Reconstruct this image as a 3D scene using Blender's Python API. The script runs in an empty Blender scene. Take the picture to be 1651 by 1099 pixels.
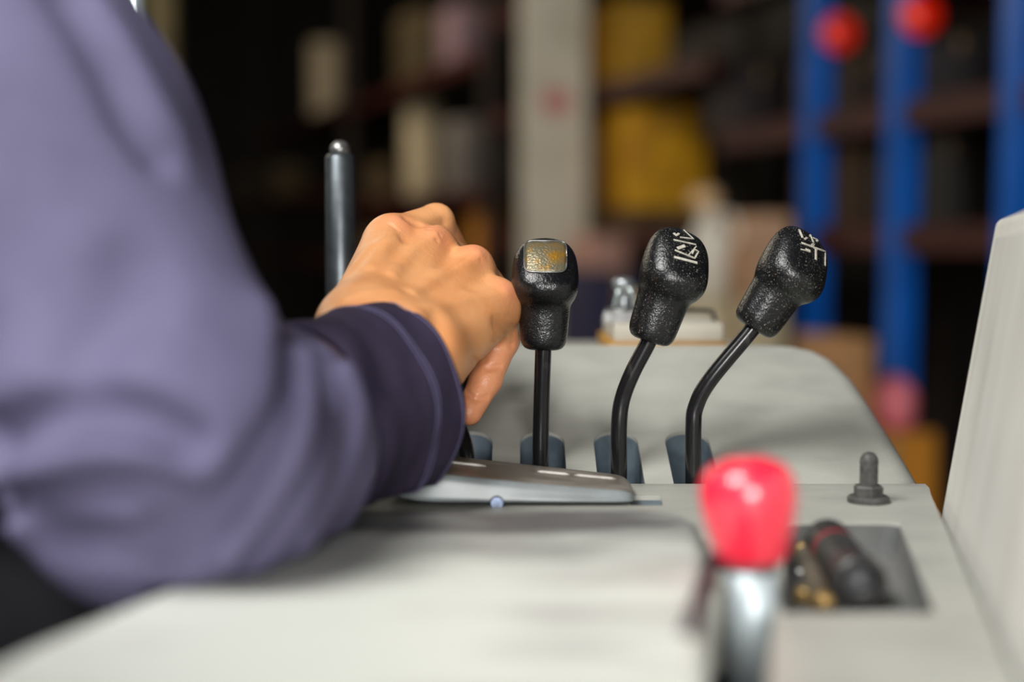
import bpy, bmesh, math, random
import numpy as np
from mathutils import Vector, Matrix
from mathutils.bvhtree import BVHTree

random.seed(7)
scene = bpy.context.scene
col = scene.collection

# ------------------------------------------------------------------ camera
W, H, F = 1651, 1099, 2293.0
ZC = 1.50                                   # camera height above the floor
PITCH = math.atan(159.5 / F)
cam_d = bpy.data.cameras.new('camera')
cam = bpy.data.objects.new('camera', cam_d)
col.objects.link(cam)
cam.location = (0, 0, ZC)
cam.rotation_euler = (math.pi / 2 - PITCH, 0, 0)
cam_d.sensor_width = 36.0
cam_d.lens = 36.0 * F / W
cam_d.clip_start = 0.02
cam_d.clip_end = 100
cam_d.dof.use_dof = True
cam_d.dof.focus_distance = 0.755
cam_d.dof.aperture_fstop = cam_d.lens / 20.0
scene.camera = cam

# ------------------------------------------------------------------ world, lights, exposure
world = bpy.data.worlds.new('world')
scene.world = world
world.use_nodes = True
wb = world.node_tree.nodes['Background']
wb.inputs[0].default_value = (0.72, 0.8, 0.9, 1)
wb.inputs[1].default_value = 0.1


def area(name, loc, target, sx, sy, power, color):
    d = bpy.data.lights.new(name, 'AREA')
    d.shape = 'RECTANGLE'
    d.size, d.size_y = sx, sy
    d.energy = power
    d.color = color
    o = bpy.data.objects.new(name, d)
    o.location = loc
    o.rotation_euler = (Vector(target) - Vector(loc)).to_track_quat('-Z', 'Y').to_euler()
    col.objects.link(o)
    return o


area('dock_door_daylight', (0.12, -2.6, ZC + 0.5), (0, 0.7, ZC - 0.1), 1.1, 0.85, 100, (1.0, 0.985, 0.96))
area('skylight_overhead', (-1.25, -0.5, ZC + 2.1), (0.0, 0.7, ZC), 1.5, 1.2, 128, (1.0, 0.99, 0.96))
area('aisle_fill', (-2.4, 7.5, 4.9), (-0.6, 8.0, 1.6), 1.2, 6.0, 230, (1.0, 0.88, 0.70))  # unseen fill lamp, added to brighten the goods along the rack

vs = scene.view_settings
vs.view_transform = 'Standard'
vs.look = 'None'
vs.gamma = 1
vs.use_curve_mapping = False
vs.exposure = -0.05

# ------------------------------------------------------------------ helpers


def ray(px, py):
    c, s = math.cos(PITCH), math.sin(PITCH)
    a = (px - 825.5) / F
    b = -(py - 549.5) / F
    return Vector((a, c + b * s, -s + b * c))


def S(px, py, Y):
    """world point on the ray through a pixel of the photograph at depth Y"""
    d = ray(px, py)
    return Vector((0, 0, ZC)) + d * (Y / d.y)


def on_plane(px, py, p0, n):
    d = ray(px, py)
    o = Vector((0, 0, ZC))
    return o + d * ((Vector(p0) - o).dot(n) / d.dot(n))


def lin(c):
    return tuple(((v / 255) / 12.92 if v / 255 <= 0.04045 else ((v / 255 + 0.055) / 1.055) ** 2.4) for v in c)


MATS = {}


def mat(name, rgb, rough=0.5, metal=0.0, rgb2=None, nscale=40.0, nlo=0.4, nhi=0.65, bump=0.0, bscale=300.0,
        spec=0.5, sheen=0.0, sss=0.0, rough2=None, stretch=None, coat=0.0, detail=4.0):
    if name in MATS:
        return MATS[name]
    m = bpy.data.materials.new(name)
    m.use_nodes = True
    nt = m.node_tree
    b = nt.nodes['Principled BSDF']
    b.inputs['Base Color'].default_value = (*lin(rgb), 1)
    b.inputs['Roughness'].default_value = rough
    b.inputs['Metallic'].default_value = metal
    b.inputs['Specular IOR Level'].default_value = spec
    if sheen:
        b.inputs['Sheen Weight'].default_value = sheen
        b.inputs['Sheen Roughness'].default_value = 0.5
    if coat:
        b.inputs['Coat Weight'].default_value = coat
        b.inputs['Coat Roughness'].default_value = 0.15
    if sss:
        b.inputs['Subsurface Weight'].default_value = sss
        b.inputs['Subsurface Radius'].default_value = (1.0, 0.35, 0.18)
        b.inputs['Subsurface Scale'].default_value = 0.006
    tc = nt.nodes.new('ShaderNodeTexCoord')
    mp = nt.nodes.new('ShaderNodeMapping')
    nt.links.new(tc.outputs['Object'], mp.inputs[0])
    if stretch:
        mp.inputs['Scale'].default_value = stretch
    n = nt.nodes.new('ShaderNodeTexNoise')
    n.inputs['Scale'].default_value = nscale
    n.inputs['Detail'].default_value = detail
    nt.links.new(mp.outputs[0], n.inputs['Vector'])
    r = nt.nodes.new('ShaderNodeMapRange')
    r.inputs[1].default_value = nlo
    r.inputs[2].default_value = nhi
    nt.links.new(n.outputs[0], r.inputs[0])
    if rgb2 is not None:
        mx = nt.nodes.new('ShaderNodeMix')
        mx.data_type = 'RGBA'
        mx.inputs[6].default_value = (*lin(rgb), 1)
        mx.inputs[7].default_value = (*lin(rgb2), 1)
        nt.links.new(r.outputs[0], mx.inputs[0])
        nt.links.new(mx.outputs[2], b.inputs['Base Color'])
    if rough2 is not None:
        r2 = nt.nodes.new('ShaderNodeMapRange')
        r2.inputs[3].default_value = rough
        r2.inputs[4].default_value = rough2
        nt.links.new(r.outputs[0], r2.inputs[0])
        nt.links.new(r2.outputs[0], b.inputs['Roughness'])
    if bump:
        n2 = nt.nodes.new('ShaderNodeTexNoise')
        n2.inputs['Scale'].default_value = bscale
        n2.inputs['Detail'].default_value = 2
        nt.links.new(tc.outputs['Object'], n2.inputs['Vector'])
        bp = nt.nodes.new('ShaderNodeBump')
        bp.inputs['Strength'].default_value = bump
        bp.inputs['Distance'].default_value = 0.001
        nt.links.new(n2.outputs[0], bp.inputs['Height'])
        nt.links.new(bp.outputs[0], b.inputs['Normal'])
    MATS[name] = m
    return m


def leather_mat(name, dust, glossy, gold=0.0):
    """black moulded plastic with a pebbled grain and pale dust caught on the grain"""
    m = bpy.data.materials.new(name)
    m.use_nodes = True
    nt = m.node_tree
    L = nt.links.new
    b = nt.nodes['Principled BSDF']
    b.inputs['Roughness'].default_value = glossy
    tc = nt.nodes.new('ShaderNodeTexCoord')
    v = nt.nodes.new('ShaderNodeTexVoronoi')
    v.feature = 'DISTANCE_TO_EDGE'
    v.inputs['Scale'].default_value = 750
    nz = nt.nodes.new('ShaderNodeTexNoise')
    nz.inputs['Scale'].default_value = 500
    nz.inputs['Detail'].default_value = 3
    L(tc.outputs['Object'], v.inputs['Vector'])
    L(tc.outputs['Object'], nz.inputs['Vector'])
    bp = nt.nodes.new('ShaderNodeBump')
    bp.inputs['Strength'].default_value = 0.55
    bp.inputs['Distance'].default_value = 0.0005
    mxh = nt.nodes.new('ShaderNodeMath')
    mxh.operation = 'MULTIPLY_ADD'
    mxh.inputs[1].default_value = 0.6
    L(v.outputs[0], mxh.inputs[0])
    L(nz.outputs[0], mxh.inputs[2])
    L(mxh.outputs[0], bp.inputs['Height'])
    L(bp.outputs[0], b.inputs['Normal'])
    n3 = nt.nodes.new('ShaderNodeTexNoise')
    n3.inputs['Scale'].default_value = 1300
    n3.inputs['Detail'].default_value = 2
    L(tc.outputs['Object'], n3.inputs['Vector'])
    n4 = nt.nodes.new('ShaderNodeTexNoise')
    n4.inputs['Scale'].default_value = 60
    n4.inputs['Detail'].default_value = 3
    L(tc.outputs['Object'], n4.inputs['Vector'])
    ra = nt.nodes.new('ShaderNodeMapRange')
    ra.inputs[1].default_value = 0.60
    ra.inputs[2].default_value = 0.73
    L(n3.outputs[0], ra.inputs[0])
    rb = nt.nodes.new('ShaderNodeMapRange')
    rb.inputs[1].default_value = 0.35
    rb.inputs[2].default_value = 0.7
    L(n4.outputs[0], rb.inputs[0])
    mu = nt.nodes.new('ShaderNodeMath')
    mu.operation = 'MULTIPLY'
    L(ra.outputs[0], mu.inputs[0])
    L(rb.outputs[0], mu.inputs[1])
    mu2 = nt.nodes.new('ShaderNodeMath')
    mu2.operation = 'MULTIPLY'
    mu2.inputs[1].default_value = dust
    L(mu.outputs[0], mu2.inputs[0])
    mx = nt.nodes.new('ShaderNodeMix')
    mx.data_type = 'RGBA'
    mx.inputs[6].default_value = (*lin((14, 15, 17)), 1)
    mx.inputs[7].default_value = (*lin((190, 186, 176)), 1)
    L(mu2.outputs[0], mx.inputs[0])
    L(mx.outputs[2], b.inputs['Base Color'])
    return m


M = dict(
    console=mat('grey_console_plastic', (164, 164, 156), 0.42, rgb2=(150, 150, 143), nscale=24, bump=0.12, bscale=700,
                stretch=(1, 1.8, 1), nlo=0.45, nhi=0.75),
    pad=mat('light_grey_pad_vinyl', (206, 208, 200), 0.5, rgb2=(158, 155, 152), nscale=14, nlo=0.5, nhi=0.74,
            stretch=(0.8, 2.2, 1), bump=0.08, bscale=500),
    panel=mat('pale_grey_panel_plastic', (222, 221, 212), 0.4, rgb2=(200, 198, 190), nscale=18, nlo=0.5, nhi=0.75,
              stretch=(1, 2.5, 0.4)),
    restfront=mat('blue_grey_moulded_plastic', (128, 136, 138), 0.35, rgb2=(112, 117, 118), nscale=40),
    resttop=mat('worn_brown_grey_plastic', (96, 90, 82), 0.34, rgb2=(128, 122, 114), nscale=90, nlo=0.5, nhi=0.7,
                stretch=(0.3, 1, 1)),
    liner=mat('slate_blue_rubber', (96, 110, 120), 0.5, rgb2=(70, 82, 92), nscale=60),
    black=mat('black_painted_steel', (20, 20, 22), 0.22, rgb2=(48, 46, 44), nscale=120, nlo=0.62, nhi=0.75,
              stretch=(1, 1, 0.3), rough2=0.5),
    rubber=mat('dark_grey_rubber', (58, 57, 56), 0.6, rgb2=(78, 76, 73), nscale=300),
    mat_=mat('grey_tray_mat', (96, 96, 94), 0.8, rgb2=(78, 80, 80), nscale=30),
    void=mat('dark_cavity_plastic', (34, 36, 40), 0.7, rgb2=(26, 28, 32)),
    brass=mat('worn_brass_plate', (118, 110, 88), 0.36, metal=0.55, rgb2=(156, 116, 40), nscale=110, nlo=0.46, nhi=0.6,
              bump=0.4, bscale=900, stretch=(1, 1, 0.5)),
    silver=mat('dull_silver_metal', (150, 150, 150), 0.3, metal=0.8, rgb2=(120, 120, 118), nscale=200),
    chrome=mat('satin_steel', (172, 184, 190), 0.45, metal=0.35, rgb2=(180, 190, 194), nscale=60),
    mark=mat('pale_engraved_paint', (176, 172, 160), 0.6, rgb2=(150, 146, 134), nscale=400),
    red=mat('glossy_red_plastic', (234, 44, 70), 0.34, rgb2=(226, 36, 62), nscale=30, coat=1.0),
    gold=mat('brass_end_cap', (190, 160, 104), 0.35, metal=0.7, rgb2=(150, 120, 72), nscale=300),
    skin=None,
    cloth=mat('lavender_grey_twill', (94, 90, 117), 0.75, rgb2=(86, 82, 108), nscale=26, bump=0.35, bscale=1400,
              spec=0.2),
    cuffm=mat('dark_plum_twill', (52, 45, 64), 0.75, rgb2=(44, 38, 56), nscale=40, bump=0.35, bscale=1400,
              spec=0.15),
    stitch=mat('blue_violet_thread', (84, 80, 112), 0.7, rgb2=(70, 66, 96), nscale=900),
    blue=mat('blue_rack_paint', (2, 92, 186), 0.4, rgb2=(4, 82, 168), nscale=6),
    orange=mat('dark_red_rack_paint', (66, 14, 5), 0.6, rgb2=(50, 11, 5), nscale=6),
    deck=mat('dark_shelf_board', (46, 34, 26), 0.8, rgb2=(34, 26, 20), nscale=10),
    column=mat('cream_painted_column', (228, 216, 192), 0.6, rgb2=(208, 196, 170), nscale=5),
)


def far_tone(m, rgb, y0, y1, scale):
    """patchy darker tone, growing towards the far end of the pad"""
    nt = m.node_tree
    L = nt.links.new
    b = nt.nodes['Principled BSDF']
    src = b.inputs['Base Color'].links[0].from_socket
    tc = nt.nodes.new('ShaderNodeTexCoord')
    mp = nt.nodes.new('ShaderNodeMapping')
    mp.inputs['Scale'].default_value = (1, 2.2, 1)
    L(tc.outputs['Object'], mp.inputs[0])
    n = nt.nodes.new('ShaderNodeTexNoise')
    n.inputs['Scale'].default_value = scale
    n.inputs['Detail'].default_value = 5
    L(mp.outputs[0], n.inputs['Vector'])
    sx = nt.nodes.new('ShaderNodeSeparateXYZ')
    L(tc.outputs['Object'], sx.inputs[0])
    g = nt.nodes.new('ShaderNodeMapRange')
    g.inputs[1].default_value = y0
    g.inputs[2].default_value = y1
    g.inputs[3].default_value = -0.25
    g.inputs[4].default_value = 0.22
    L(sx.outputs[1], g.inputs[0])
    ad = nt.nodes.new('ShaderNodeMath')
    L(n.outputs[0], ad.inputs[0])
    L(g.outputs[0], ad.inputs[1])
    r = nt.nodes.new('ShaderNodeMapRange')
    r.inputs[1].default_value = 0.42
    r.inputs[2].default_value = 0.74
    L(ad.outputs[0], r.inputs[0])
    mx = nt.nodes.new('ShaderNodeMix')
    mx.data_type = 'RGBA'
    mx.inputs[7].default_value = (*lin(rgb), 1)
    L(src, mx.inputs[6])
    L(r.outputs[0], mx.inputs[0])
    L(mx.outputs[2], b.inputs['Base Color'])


far_tone(M['pad'], (98, 96, 96), 0.01, 0.13, 9)


def skin_mat():
    m = bpy.data.materials.new('tanned_skin')
    m.use_nodes = True
    nt = m.node_tree
    L = nt.links.new
    b = nt.nodes['Principled BSDF']
    b.inputs['Roughness'].default_value = 0.40
    b.inputs['Subsurface Weight'].default_value = 0.15
    b.inputs['Subsurface Radius'].default_value = (1.0, 0.4, 0.2)
    b.inputs['Subsurface Scale'].default_value = 0.004
    tc = nt.nodes.new('ShaderNodeTexCoord')
    n = nt.nodes.new('ShaderNodeTexNoise')
    n.inputs['Scale'].default_value = 45
    n.inputs['Detail'].default_value = 5
    L(tc.outputs['Object'], n.inputs['Vector'])
    r = nt.nodes.new('ShaderNodeMapRange')
    r.inputs[1].default_value = 0.35
    r.inputs[2].default_value = 0.7
    L(n.outputs[0], r.inputs[0])
    mx = nt.nodes.new('ShaderNodeMix')
    mx.data_type = 'RGBA'
    mx.inputs[6].default_value = (*lin((214, 154, 104)), 1)
    mx.inputs[7].default_value = (*lin((204, 138, 88)), 1)
    L(r.outputs[0], mx.inputs[0])
    at = nt.nodes.new('ShaderNodeAttribute')
    at.attribute_name = 'flush'
    mx2 = nt.nodes.new('ShaderNodeMix')
    mx2.data_type = 'RGBA'
    mx2.inputs[7].default_value = (*lin((216, 134, 104)), 1)
    L(at.outputs['Fac'], mx2.inputs[0])
    L(mx.outputs[2], mx2.inputs[6])
    L(mx2.outputs[2], b.inputs['Base Color'])
    v = nt.nodes.new('ShaderNodeTexVoronoi')
    v.inputs['Scale'].default_value = 900
    v.feature = 'DISTANCE_TO_EDGE'
    L(tc.outputs['Object'], v.inputs['Vector'])
    bp = nt.nodes.new('ShaderNodeBump')
    bp.inputs['Strength'].default_value = 0.45
    bp.inputs['Distance'].default_value = 0.0005
    w = nt.nodes.new('ShaderNodeTexNoise')
    w.inputs['Scale'].default_value = 260
    w.inputs['Detail'].default_value = 4
    w.inputs['Distortion'].default_value = 1.2
    L(tc.outputs['Object'], w.inputs['Vector'])
    ad = nt.nodes.new('ShaderNodeMath')
    ad.operation = 'MULTIPLY_ADD'
    ad.inputs[1].default_value = 0.5
    L(v.outputs[0], ad.inputs[0])
    L(w.outputs[0], ad.inputs[2])
    L(ad.outputs[0], bp.inputs['Height'])
    L(bp.outputs[0], b.inputs['Normal'])
    return m


M['skin'] = skin_mat()


def tag(o, label=None, cat=None, group=None, kind=None):
    if label:
        o['label'] = label
    if cat:
        o['category'] = cat
    if group:
        o['group'] = group
    if kind:
        o['kind'] = kind
    return o


def empty(name, loc):
    o = bpy.data.objects.new(name, None)
    o.location = loc
    o.empty_display_size = 0.02
    col.objects.link(o)
    return o


def root_loc(o):
    p = Vector((0, 0, 0))
    while o is not None:
        p += o.location
        o = o.parent
    return p


def mk(name, V, Fc, material, parent=None, origin=None, smooth=True):
    """one mesh object from world-space vertices; its origin sits on the parent's, or at `origin`"""
    me = bpy.data.meshes.new(name)
    off = root_loc(parent) if parent is not None else Vector(origin if origin is not None else (0, 0, 0))
    V = np.asarray([tuple(v) for v in V] if not isinstance(V, np.ndarray) else V, dtype=float) - np.array(off)
    me.from_pydata(V.tolist(), [], [tuple(f) for f in Fc])
    me.validate()
    me.update()
    if smooth:
        me.polygons.foreach_set('use_smooth', [True] * len(me.polygons))
    me.materials.append(material)
    o = bpy.data.objects.new(name, me)
    col.objects.link(o)
    if parent is not None:
        o.parent = parent
    else:
        o.location = off
    return o


def flatshade(o, angle=35):
    me = o.data
    bm = bmesh.new()
    bm.from_mesh(me)
    bmesh.ops.recalc_face_normals(bm, faces=bm.faces)
    for e in bm.edges:
        if len(e.link_faces) == 2 and e.calc_face_angle(0) > math.radians(angle):
            e.smooth = False
    bm.to_mesh(me)
    bm.free()
    return o


def box_vf(cx, cy, cz, sx, sy, sz, rz=0.0, bev=0.0, seg=2):
    bm = bmesh.new()
    bmesh.ops.create_cube(bm, size=1)
    bmesh.ops.scale(bm, vec=(sx, sy, sz), verts=bm.verts)
    if bev:
        bmesh.ops.bevel(bm, geom=list(bm.edges), offset=bev, segments=seg, affect='EDGES', profile=0.5)
    bmesh.ops.rotate(bm, cent=(0, 0, 0), matrix=Matrix.Rotation(rz, 3, 'Z'), verts=bm.verts)
    bmesh.ops.translate(bm, vec=(cx, cy, cz), verts=bm.verts)
    bm.verts.index_update()
    V = [v.co.copy() for v in bm.verts]
    Fc = [[v.index for v in f.verts] for f in bm.faces]
    bm.free()
    return V, Fc


def box(name, c, s, m, parent=None, origin=None, rz=0.0, bev=0.0, seg=2):
    V, Fc = box_vf(*c, *s, rz=rz, bev=bev, seg=seg)
    return flatshade(mk(name, V, Fc, m, parent, origin), 50)


def frame(axis, ref=(0, -1, 0)):
    a = Vector(axis).normalized()
    f = Vector(ref)
    f = (f - a * f.dot(a))
    if f.length < 1e-6:
        f = Vector((1, 0, 0)) - a * a.x
    f.normalize()
    s = f.cross(a)
    return a, f, s


def loft(rings, caps=True, closed=True):
    n = len(rings[0])
    V = [p for r in rings for p in r]
    Fc = []
    for i in range(len(rings) - 1):
        for j in range(n if closed else n - 1):
            k = (j + 1) % n
            Fc.append((i * n + j, i * n + k, (i + 1) * n + k, (i + 1) * n + j))
    if caps and closed:
        Fc.append(tuple(range(n - 1, -1, -1)))
        Fc.append(tuple((len(rings) - 1) * n + j for j in range(n)))
    return V, Fc


def lathe(base, axis, prof, n=32, ref=(0, -1, 0)):
    a, f, s = frame(axis, ref)
    rings = []
    for h, r in prof:
        rings.append([Vector(base) + a * h + (f * math.cos(t) + s * math.sin(t)) * max(r, 1e-5)
                      for t in [2 * math.pi * j / n for j in range(n)]])
    return loft(rings)


def catmull(P, n):
    P = [Vector(p) for p in P]
    Q = [P[0] * 2 - P[1]] + P + [P[-1] * 2 - P[-2]]
    out = []
    for i in range(1, len(Q) - 2):
        for k in range(n):
            t = k / n
            a, b, c, d = Q[i - 1], Q[i], Q[i + 1], Q[i + 2]
            out.append(0.5 * ((2 * b) + (c - a) * t + (2 * a - 5 * b + 4 * c - d) * t * t + (3 * b - a - 3 * c + d) * t ** 3))
    out.append(P[-1])
    return out


def tube(P, r, n=16, ref=(0, -1, 0)):
    P = [Vector(p) for p in P]
    rr = r if isinstance(r, (list, tuple)) else [r] * len(P)
    rings = []
    for i, p in enumerate(P):
        t = (P[min(i + 1, len(P) - 1)] - P[max(i - 1, 0)])
        a, f, s = frame(t, ref)
        rings.append([p + (f * math.cos(q) + s * math.sin(q)) * rr[i] for q in [2 * math.pi * j / n for j in range(n)]])
    return loft(rings)


def prism(poly, z0, z1):
    """poly: list of (x, y); z0 bottom, z1 top - numbers or functions of (x, y)"""
    f0 = z0 if callable(z0) else (lambda x, y: z0)
    f1 = z1 if callable(z1) else (lambda x, y: z1)
    n = len(poly)
    V = [Vector((x, y, f0(x, y))) for x, y in poly] + [Vector((x, y, f1(x, y))) for x, y in poly]
    Fc = [tuple(range(n - 1, -1, -1)), tuple(range(n, 2 * n))]
    for j in range(n):
        k = (j + 1) % n
        Fc.append((j, k, n + k, n + j))
    return V, Fc


def bevel_top(o, width, seg, test):
    """bevel the edges for which test(edge, world offset) holds"""
    me = o.data
    bm = bmesh.new()
    bm.from_mesh(me)
    es = [e for e in bm.edges if test(e)]
    bmesh.ops.bevel(bm, geom=es, offset=width, segments=seg, affect='EDGES', profile=0.5, clamp_overlap=True)
    bm.to_mesh(me)
    bm.free()
    me.polygons.foreach_set('use_smooth', [True] * len(me.polygons))
    return o


def cut(o, cutters):
    """boolean-subtract the cutter meshes, bake the result, drop the cutters"""
    for V, Fc in cutters:
        c = mk('cutter', V, Fc, M['void'])
        fs = flatshade(c, 30)
        md = o.modifiers.new('b', 'BOOLEAN')
        md.operation = 'DIFFERENCE'
        md.object = c
        md.solver = 'EXACT'
        bpy.context.view_layer.update()
        dg = bpy.context.evaluated_depsgraph_get()
        me = bpy.data.meshes.new_from_object(o.evaluated_get(dg))
        o.modifiers.clear()
        old = o.data
        o.data = me
        me.name = old.name
        bpy.data.meshes.remove(old)
        cm = c.data
        bpy.data.objects.remove(c)
        bpy.data.meshes.remove(cm)
    mt = o.data.materials
    m0 = mt[0]
    mt.clear()
    mt.append(m0)
    o.data.polygons.foreach_set('material_index', [0] * len(o.data.polygons))
    return flatshade(o, 35)


def stadium(x0, x1, y0, y1, r=None, n=10, end='both'):
    """rounded slot outline (x, y)"""
    r = r or (x1 - x0) / 2
    pts = []
    for cx, cy, a0 in ((x1 - r, y1 - r, 0), (x0 + r, y1 - r, 90), (x0 + r, y0 + r, 180), (x1 - r, y0 + r, 270)):
        for k in range(n + 1):
            a = math.radians(a0 + 90 * k / n)
            pts.append((cx + r * math.cos(a), cy + r * math.sin(a)))
    out = [pts[0]]
    for p in pts[1:]:
        if (p[0] - out[-1][0]) ** 2 + (p[1] - out[-1][1]) ** 2 > 1e-10:
            out.append(p)
    if (out[0][0] - out[-1][0]) ** 2 + (out[0][1] - out[-1][1]) ** 2 < 1e-10:
        out.pop()
    return out


# ------------------------------------------------------------------ implicit surfaces (hand and jacket)


def v3(p):
    return np.array(tuple(p), dtype=np.float32)


def capsule(P, a, b, ra, rb):
    a, b = v3(a), v3(b)
    ab = b - a
    q = P - a
    t = np.clip((q @ ab) / max(float(ab @ ab), 1e-12), 0, 1)
    d = q - t[:, None] * ab
    return np.sqrt(np.einsum('ij,ij->i', d, d)) - (ra + (rb - ra) * t)


def ellipsoid(P, c, ax, rad):
    """ax: three unit axes, rad: three radii"""
    q = P - v3(c)
    u = np.stack([q @ v3(a) / r for a, r in zip(ax, rad)], 1)
    k0 = np.linalg.norm(u, axis=1)
    u2 = np.stack([u[:, i] / rad[i] for i in range(3)], 1)
    k1 = np.linalg.norm(u2, axis=1) + 1e-9
    return k0 * (k0 - 1) / k1


def smin(a, b, k):
    h = np.clip(0.5 + 0.5 * (b - a) / k, 0, 1)
    return b + (a - b) * h - k * h * (1 - h)


def smax(a, b, k):
    return -smin(-a, -b, k)


def polyline_d(P, pts):
    d = None
    for i in range(len(pts) - 1):
        e = capsule(P, pts[i], pts[i + 1], 0, 0)
        d = e if d is None else np.minimum(d, e)
    return d


def press(Q, e, pts, a, w):
    """push the surface in by a (or out, a < 0) along a polyline, with a soft width w"""
    A = np.array([tuple(p) for p in pts], np.float32)
    near = np.flatnonzero(((Q > A.min(0) - 2.6 * w) & (Q < A.max(0) + 2.6 * w)).all(1))
    if len(near):
        e[near] += a * np.exp(-(polyline_d(Q[near], pts) / w) ** 2)
    return e


def surface_nets(fn, lo, hi, h, bands=24):
    """vertices and quads of the zero level of fn on a grid"""
    lo, hi = np.array(lo), np.array(hi)
    n = np.ceil((hi - lo) / h).astype(int) + 1
    ax = [lo[i] + h * np.arange(n[i]) for i in range(3)]
    D = np.empty(n, dtype=np.float32)
    B = 8                                             # blocks far from the surface are filled from their centre
    nb = -(-n // B)
    g = np.meshgrid(*[lo[a] + h * (B * np.arange(nb[a]) + (B - 1) / 2) for a in range(3)], indexing='ij')
    C = fn(np.stack([q.ravel() for q in g], 1).astype(np.float32)).reshape(nb)
    D[:] = np.repeat(np.repeat(np.repeat(C, B, 0), B, 1), B, 2)[:n[0], :n[1], :n[2]]
    hot = np.argwhere(np.abs(C) < B * h * 1.1 + 0.008)
    r = np.arange(B)
    og = np.stack([q.ravel() for q in np.meshgrid(r, r, r, indexing='ij')], 1)
    for k in range(0, len(hot), 700):
        ii = (hot[k:k + 700, None, :] * B + og[None]).reshape(-1, 3)
        ii = ii[(ii < n).all(1)]
        D[ii[:, 0], ii[:, 1], ii[:, 2]] = fn((lo + h * ii).astype(np.float32))
    # close at the border
    D[0], D[-1] = np.abs(D[0]) + h, np.abs(D[-1]) + h
    D[:, 0], D[:, -1] = np.abs(D[:, 0]) + h, np.abs(D[:, -1]) + h
    D[:, :, 0], D[:, :, -1] = np.abs(D[:, :, 0]) + h, np.abs(D[:, :, -1]) + h
    I = D < 0
    c = n - 1
    acc = np.zeros((*c, 3), np.float32)
    cnt = np.zeros(c, np.float32)
    corners = [(i, j, k) for i in (0, 1) for j in (0, 1) for k in (0, 1)]

    def sl(o):
        return tuple(slice(o[a], o[a] + c[a]) for a in range(3))
    for o in corners:
        for a in range(3):
            if o[a]:
                continue
            p = list(o)
            p[a] = 1
            d0, d1 = D[sl(o)], D[sl(p)]
            x = I[sl(o)] != I[sl(p)]
            t = np.where(x, d0 / np.where(x, d0 - d1, 1), 0)
            for b in range(3):
                acc[..., b] += np.where(x, (t if b == a else o[b]), 0)
            cnt += x
    act = cnt > 0
    idx = -np.ones(c, np.int64)
    idx[act] = np.arange(act.sum())
    cells = np.argwhere(act)
    V = lo + h * (cells + acc[act] / cnt[act][:, None])
    quads = []
    for a in range(3):
        b, d = (a + 1) % 3, (a + 2) % 3
        s0 = [slice(1, c[q]) for q in range(3)]
        s0[a] = slice(0, c[a])
        s1 = list(s0)
        s1[a] = slice(1, c[a] + 1)
        i0, i1 = I[tuple(s0)], I[tuple(s1)]
        for flip in (False, True):
            w = np.argwhere((i0 & ~i1) if not flip else (~i0 & i1))
            w = w + np.array([1 if q != a else 0 for q in range(3)])

            def at(db, dd):
                u = w.copy()
                u[:, b] -= db
                u[:, d] -= dd
                return idx[u[:, 0], u[:, 1], u[:, 2]]
            q4 = np.stack([at(1, 1), at(0, 1), at(0, 0), at(1, 0)], 1)
            quads.append(q4[:, ::-1] if flip else q4)
    Q = np.concatenate(quads)
    Q = Q[(Q >= 0).all(1)]
    return V, Q


def relax(V, Q, it=2, lam=0.5):
    n = len(V)
    E = np.concatenate([Q[:, [0, 1]], Q[:, [1, 2]], Q[:, [2, 3]], Q[:, [3, 0]]])
    E = np.concatenate([E, E[:, ::-1]])
    deg = np.bincount(E[:, 0], minlength=n)[:, None]
    for _ in range(it):
        for l in (lam, -lam * 0.9):
            s = np.stack([np.bincount(E[:, 0], weights=V[E[:, 1], k], minlength=n) for k in range(3)], 1) / np.maximum(deg, 1)
            V = V + l * (s - V)
    return V


def trace(fn, px, py, start=0.3, end=1.2):
    """first point of fn's surface on a pixel's ray (None if it misses)"""
    d = ray(px, py).normalized()
    o = Vector((0, 0, ZC))
    t = start
    for _ in range(120):
        p = o + d * t
        s = float(fn(np.array([tuple(p)], np.float32))[0])
        if s < 0.0004:
            return p
        t += max(s * 0.8, 0.0004)
        if t > end:
            return None
    return None


# ------------------------------------------------------------------ the setting: a warehouse set along the rack row
AX = Vector((-0.32, 0.947, 0)).normalized()         # direction in which the rack row runs
RX = Vector((AX.y, -AX.x, 0))                       # to the right of that direction (behind the rack)
RACK0 = Vector((1.279, 3.6, 0))                     # front face of the rack at s = 0
RZ = math.atan2(AX.y, AX.x)


def rp(s, back=0.0, z=0.0):
    p = RACK0 + AX * s + RX * back
    return Vector((p.x, p.y, z))


def quadslab(name, pts, nrm, th, m):
    n = Vector(nrm).normalized() * th
    V = [Vector(p) for p in pts] + [Vector(p) + n for p in pts]
    Fc = [(0, 1, 2, 3), (7, 6, 5, 4)] + [(j, (j + 1) % 4 + 0, (j + 1) % 4 + 4, j + 4) for j in range(4)]
    o = mk(name, V, Fc, m, smooth=False)
    return tag(flatshade(o), kind='structure')


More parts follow.
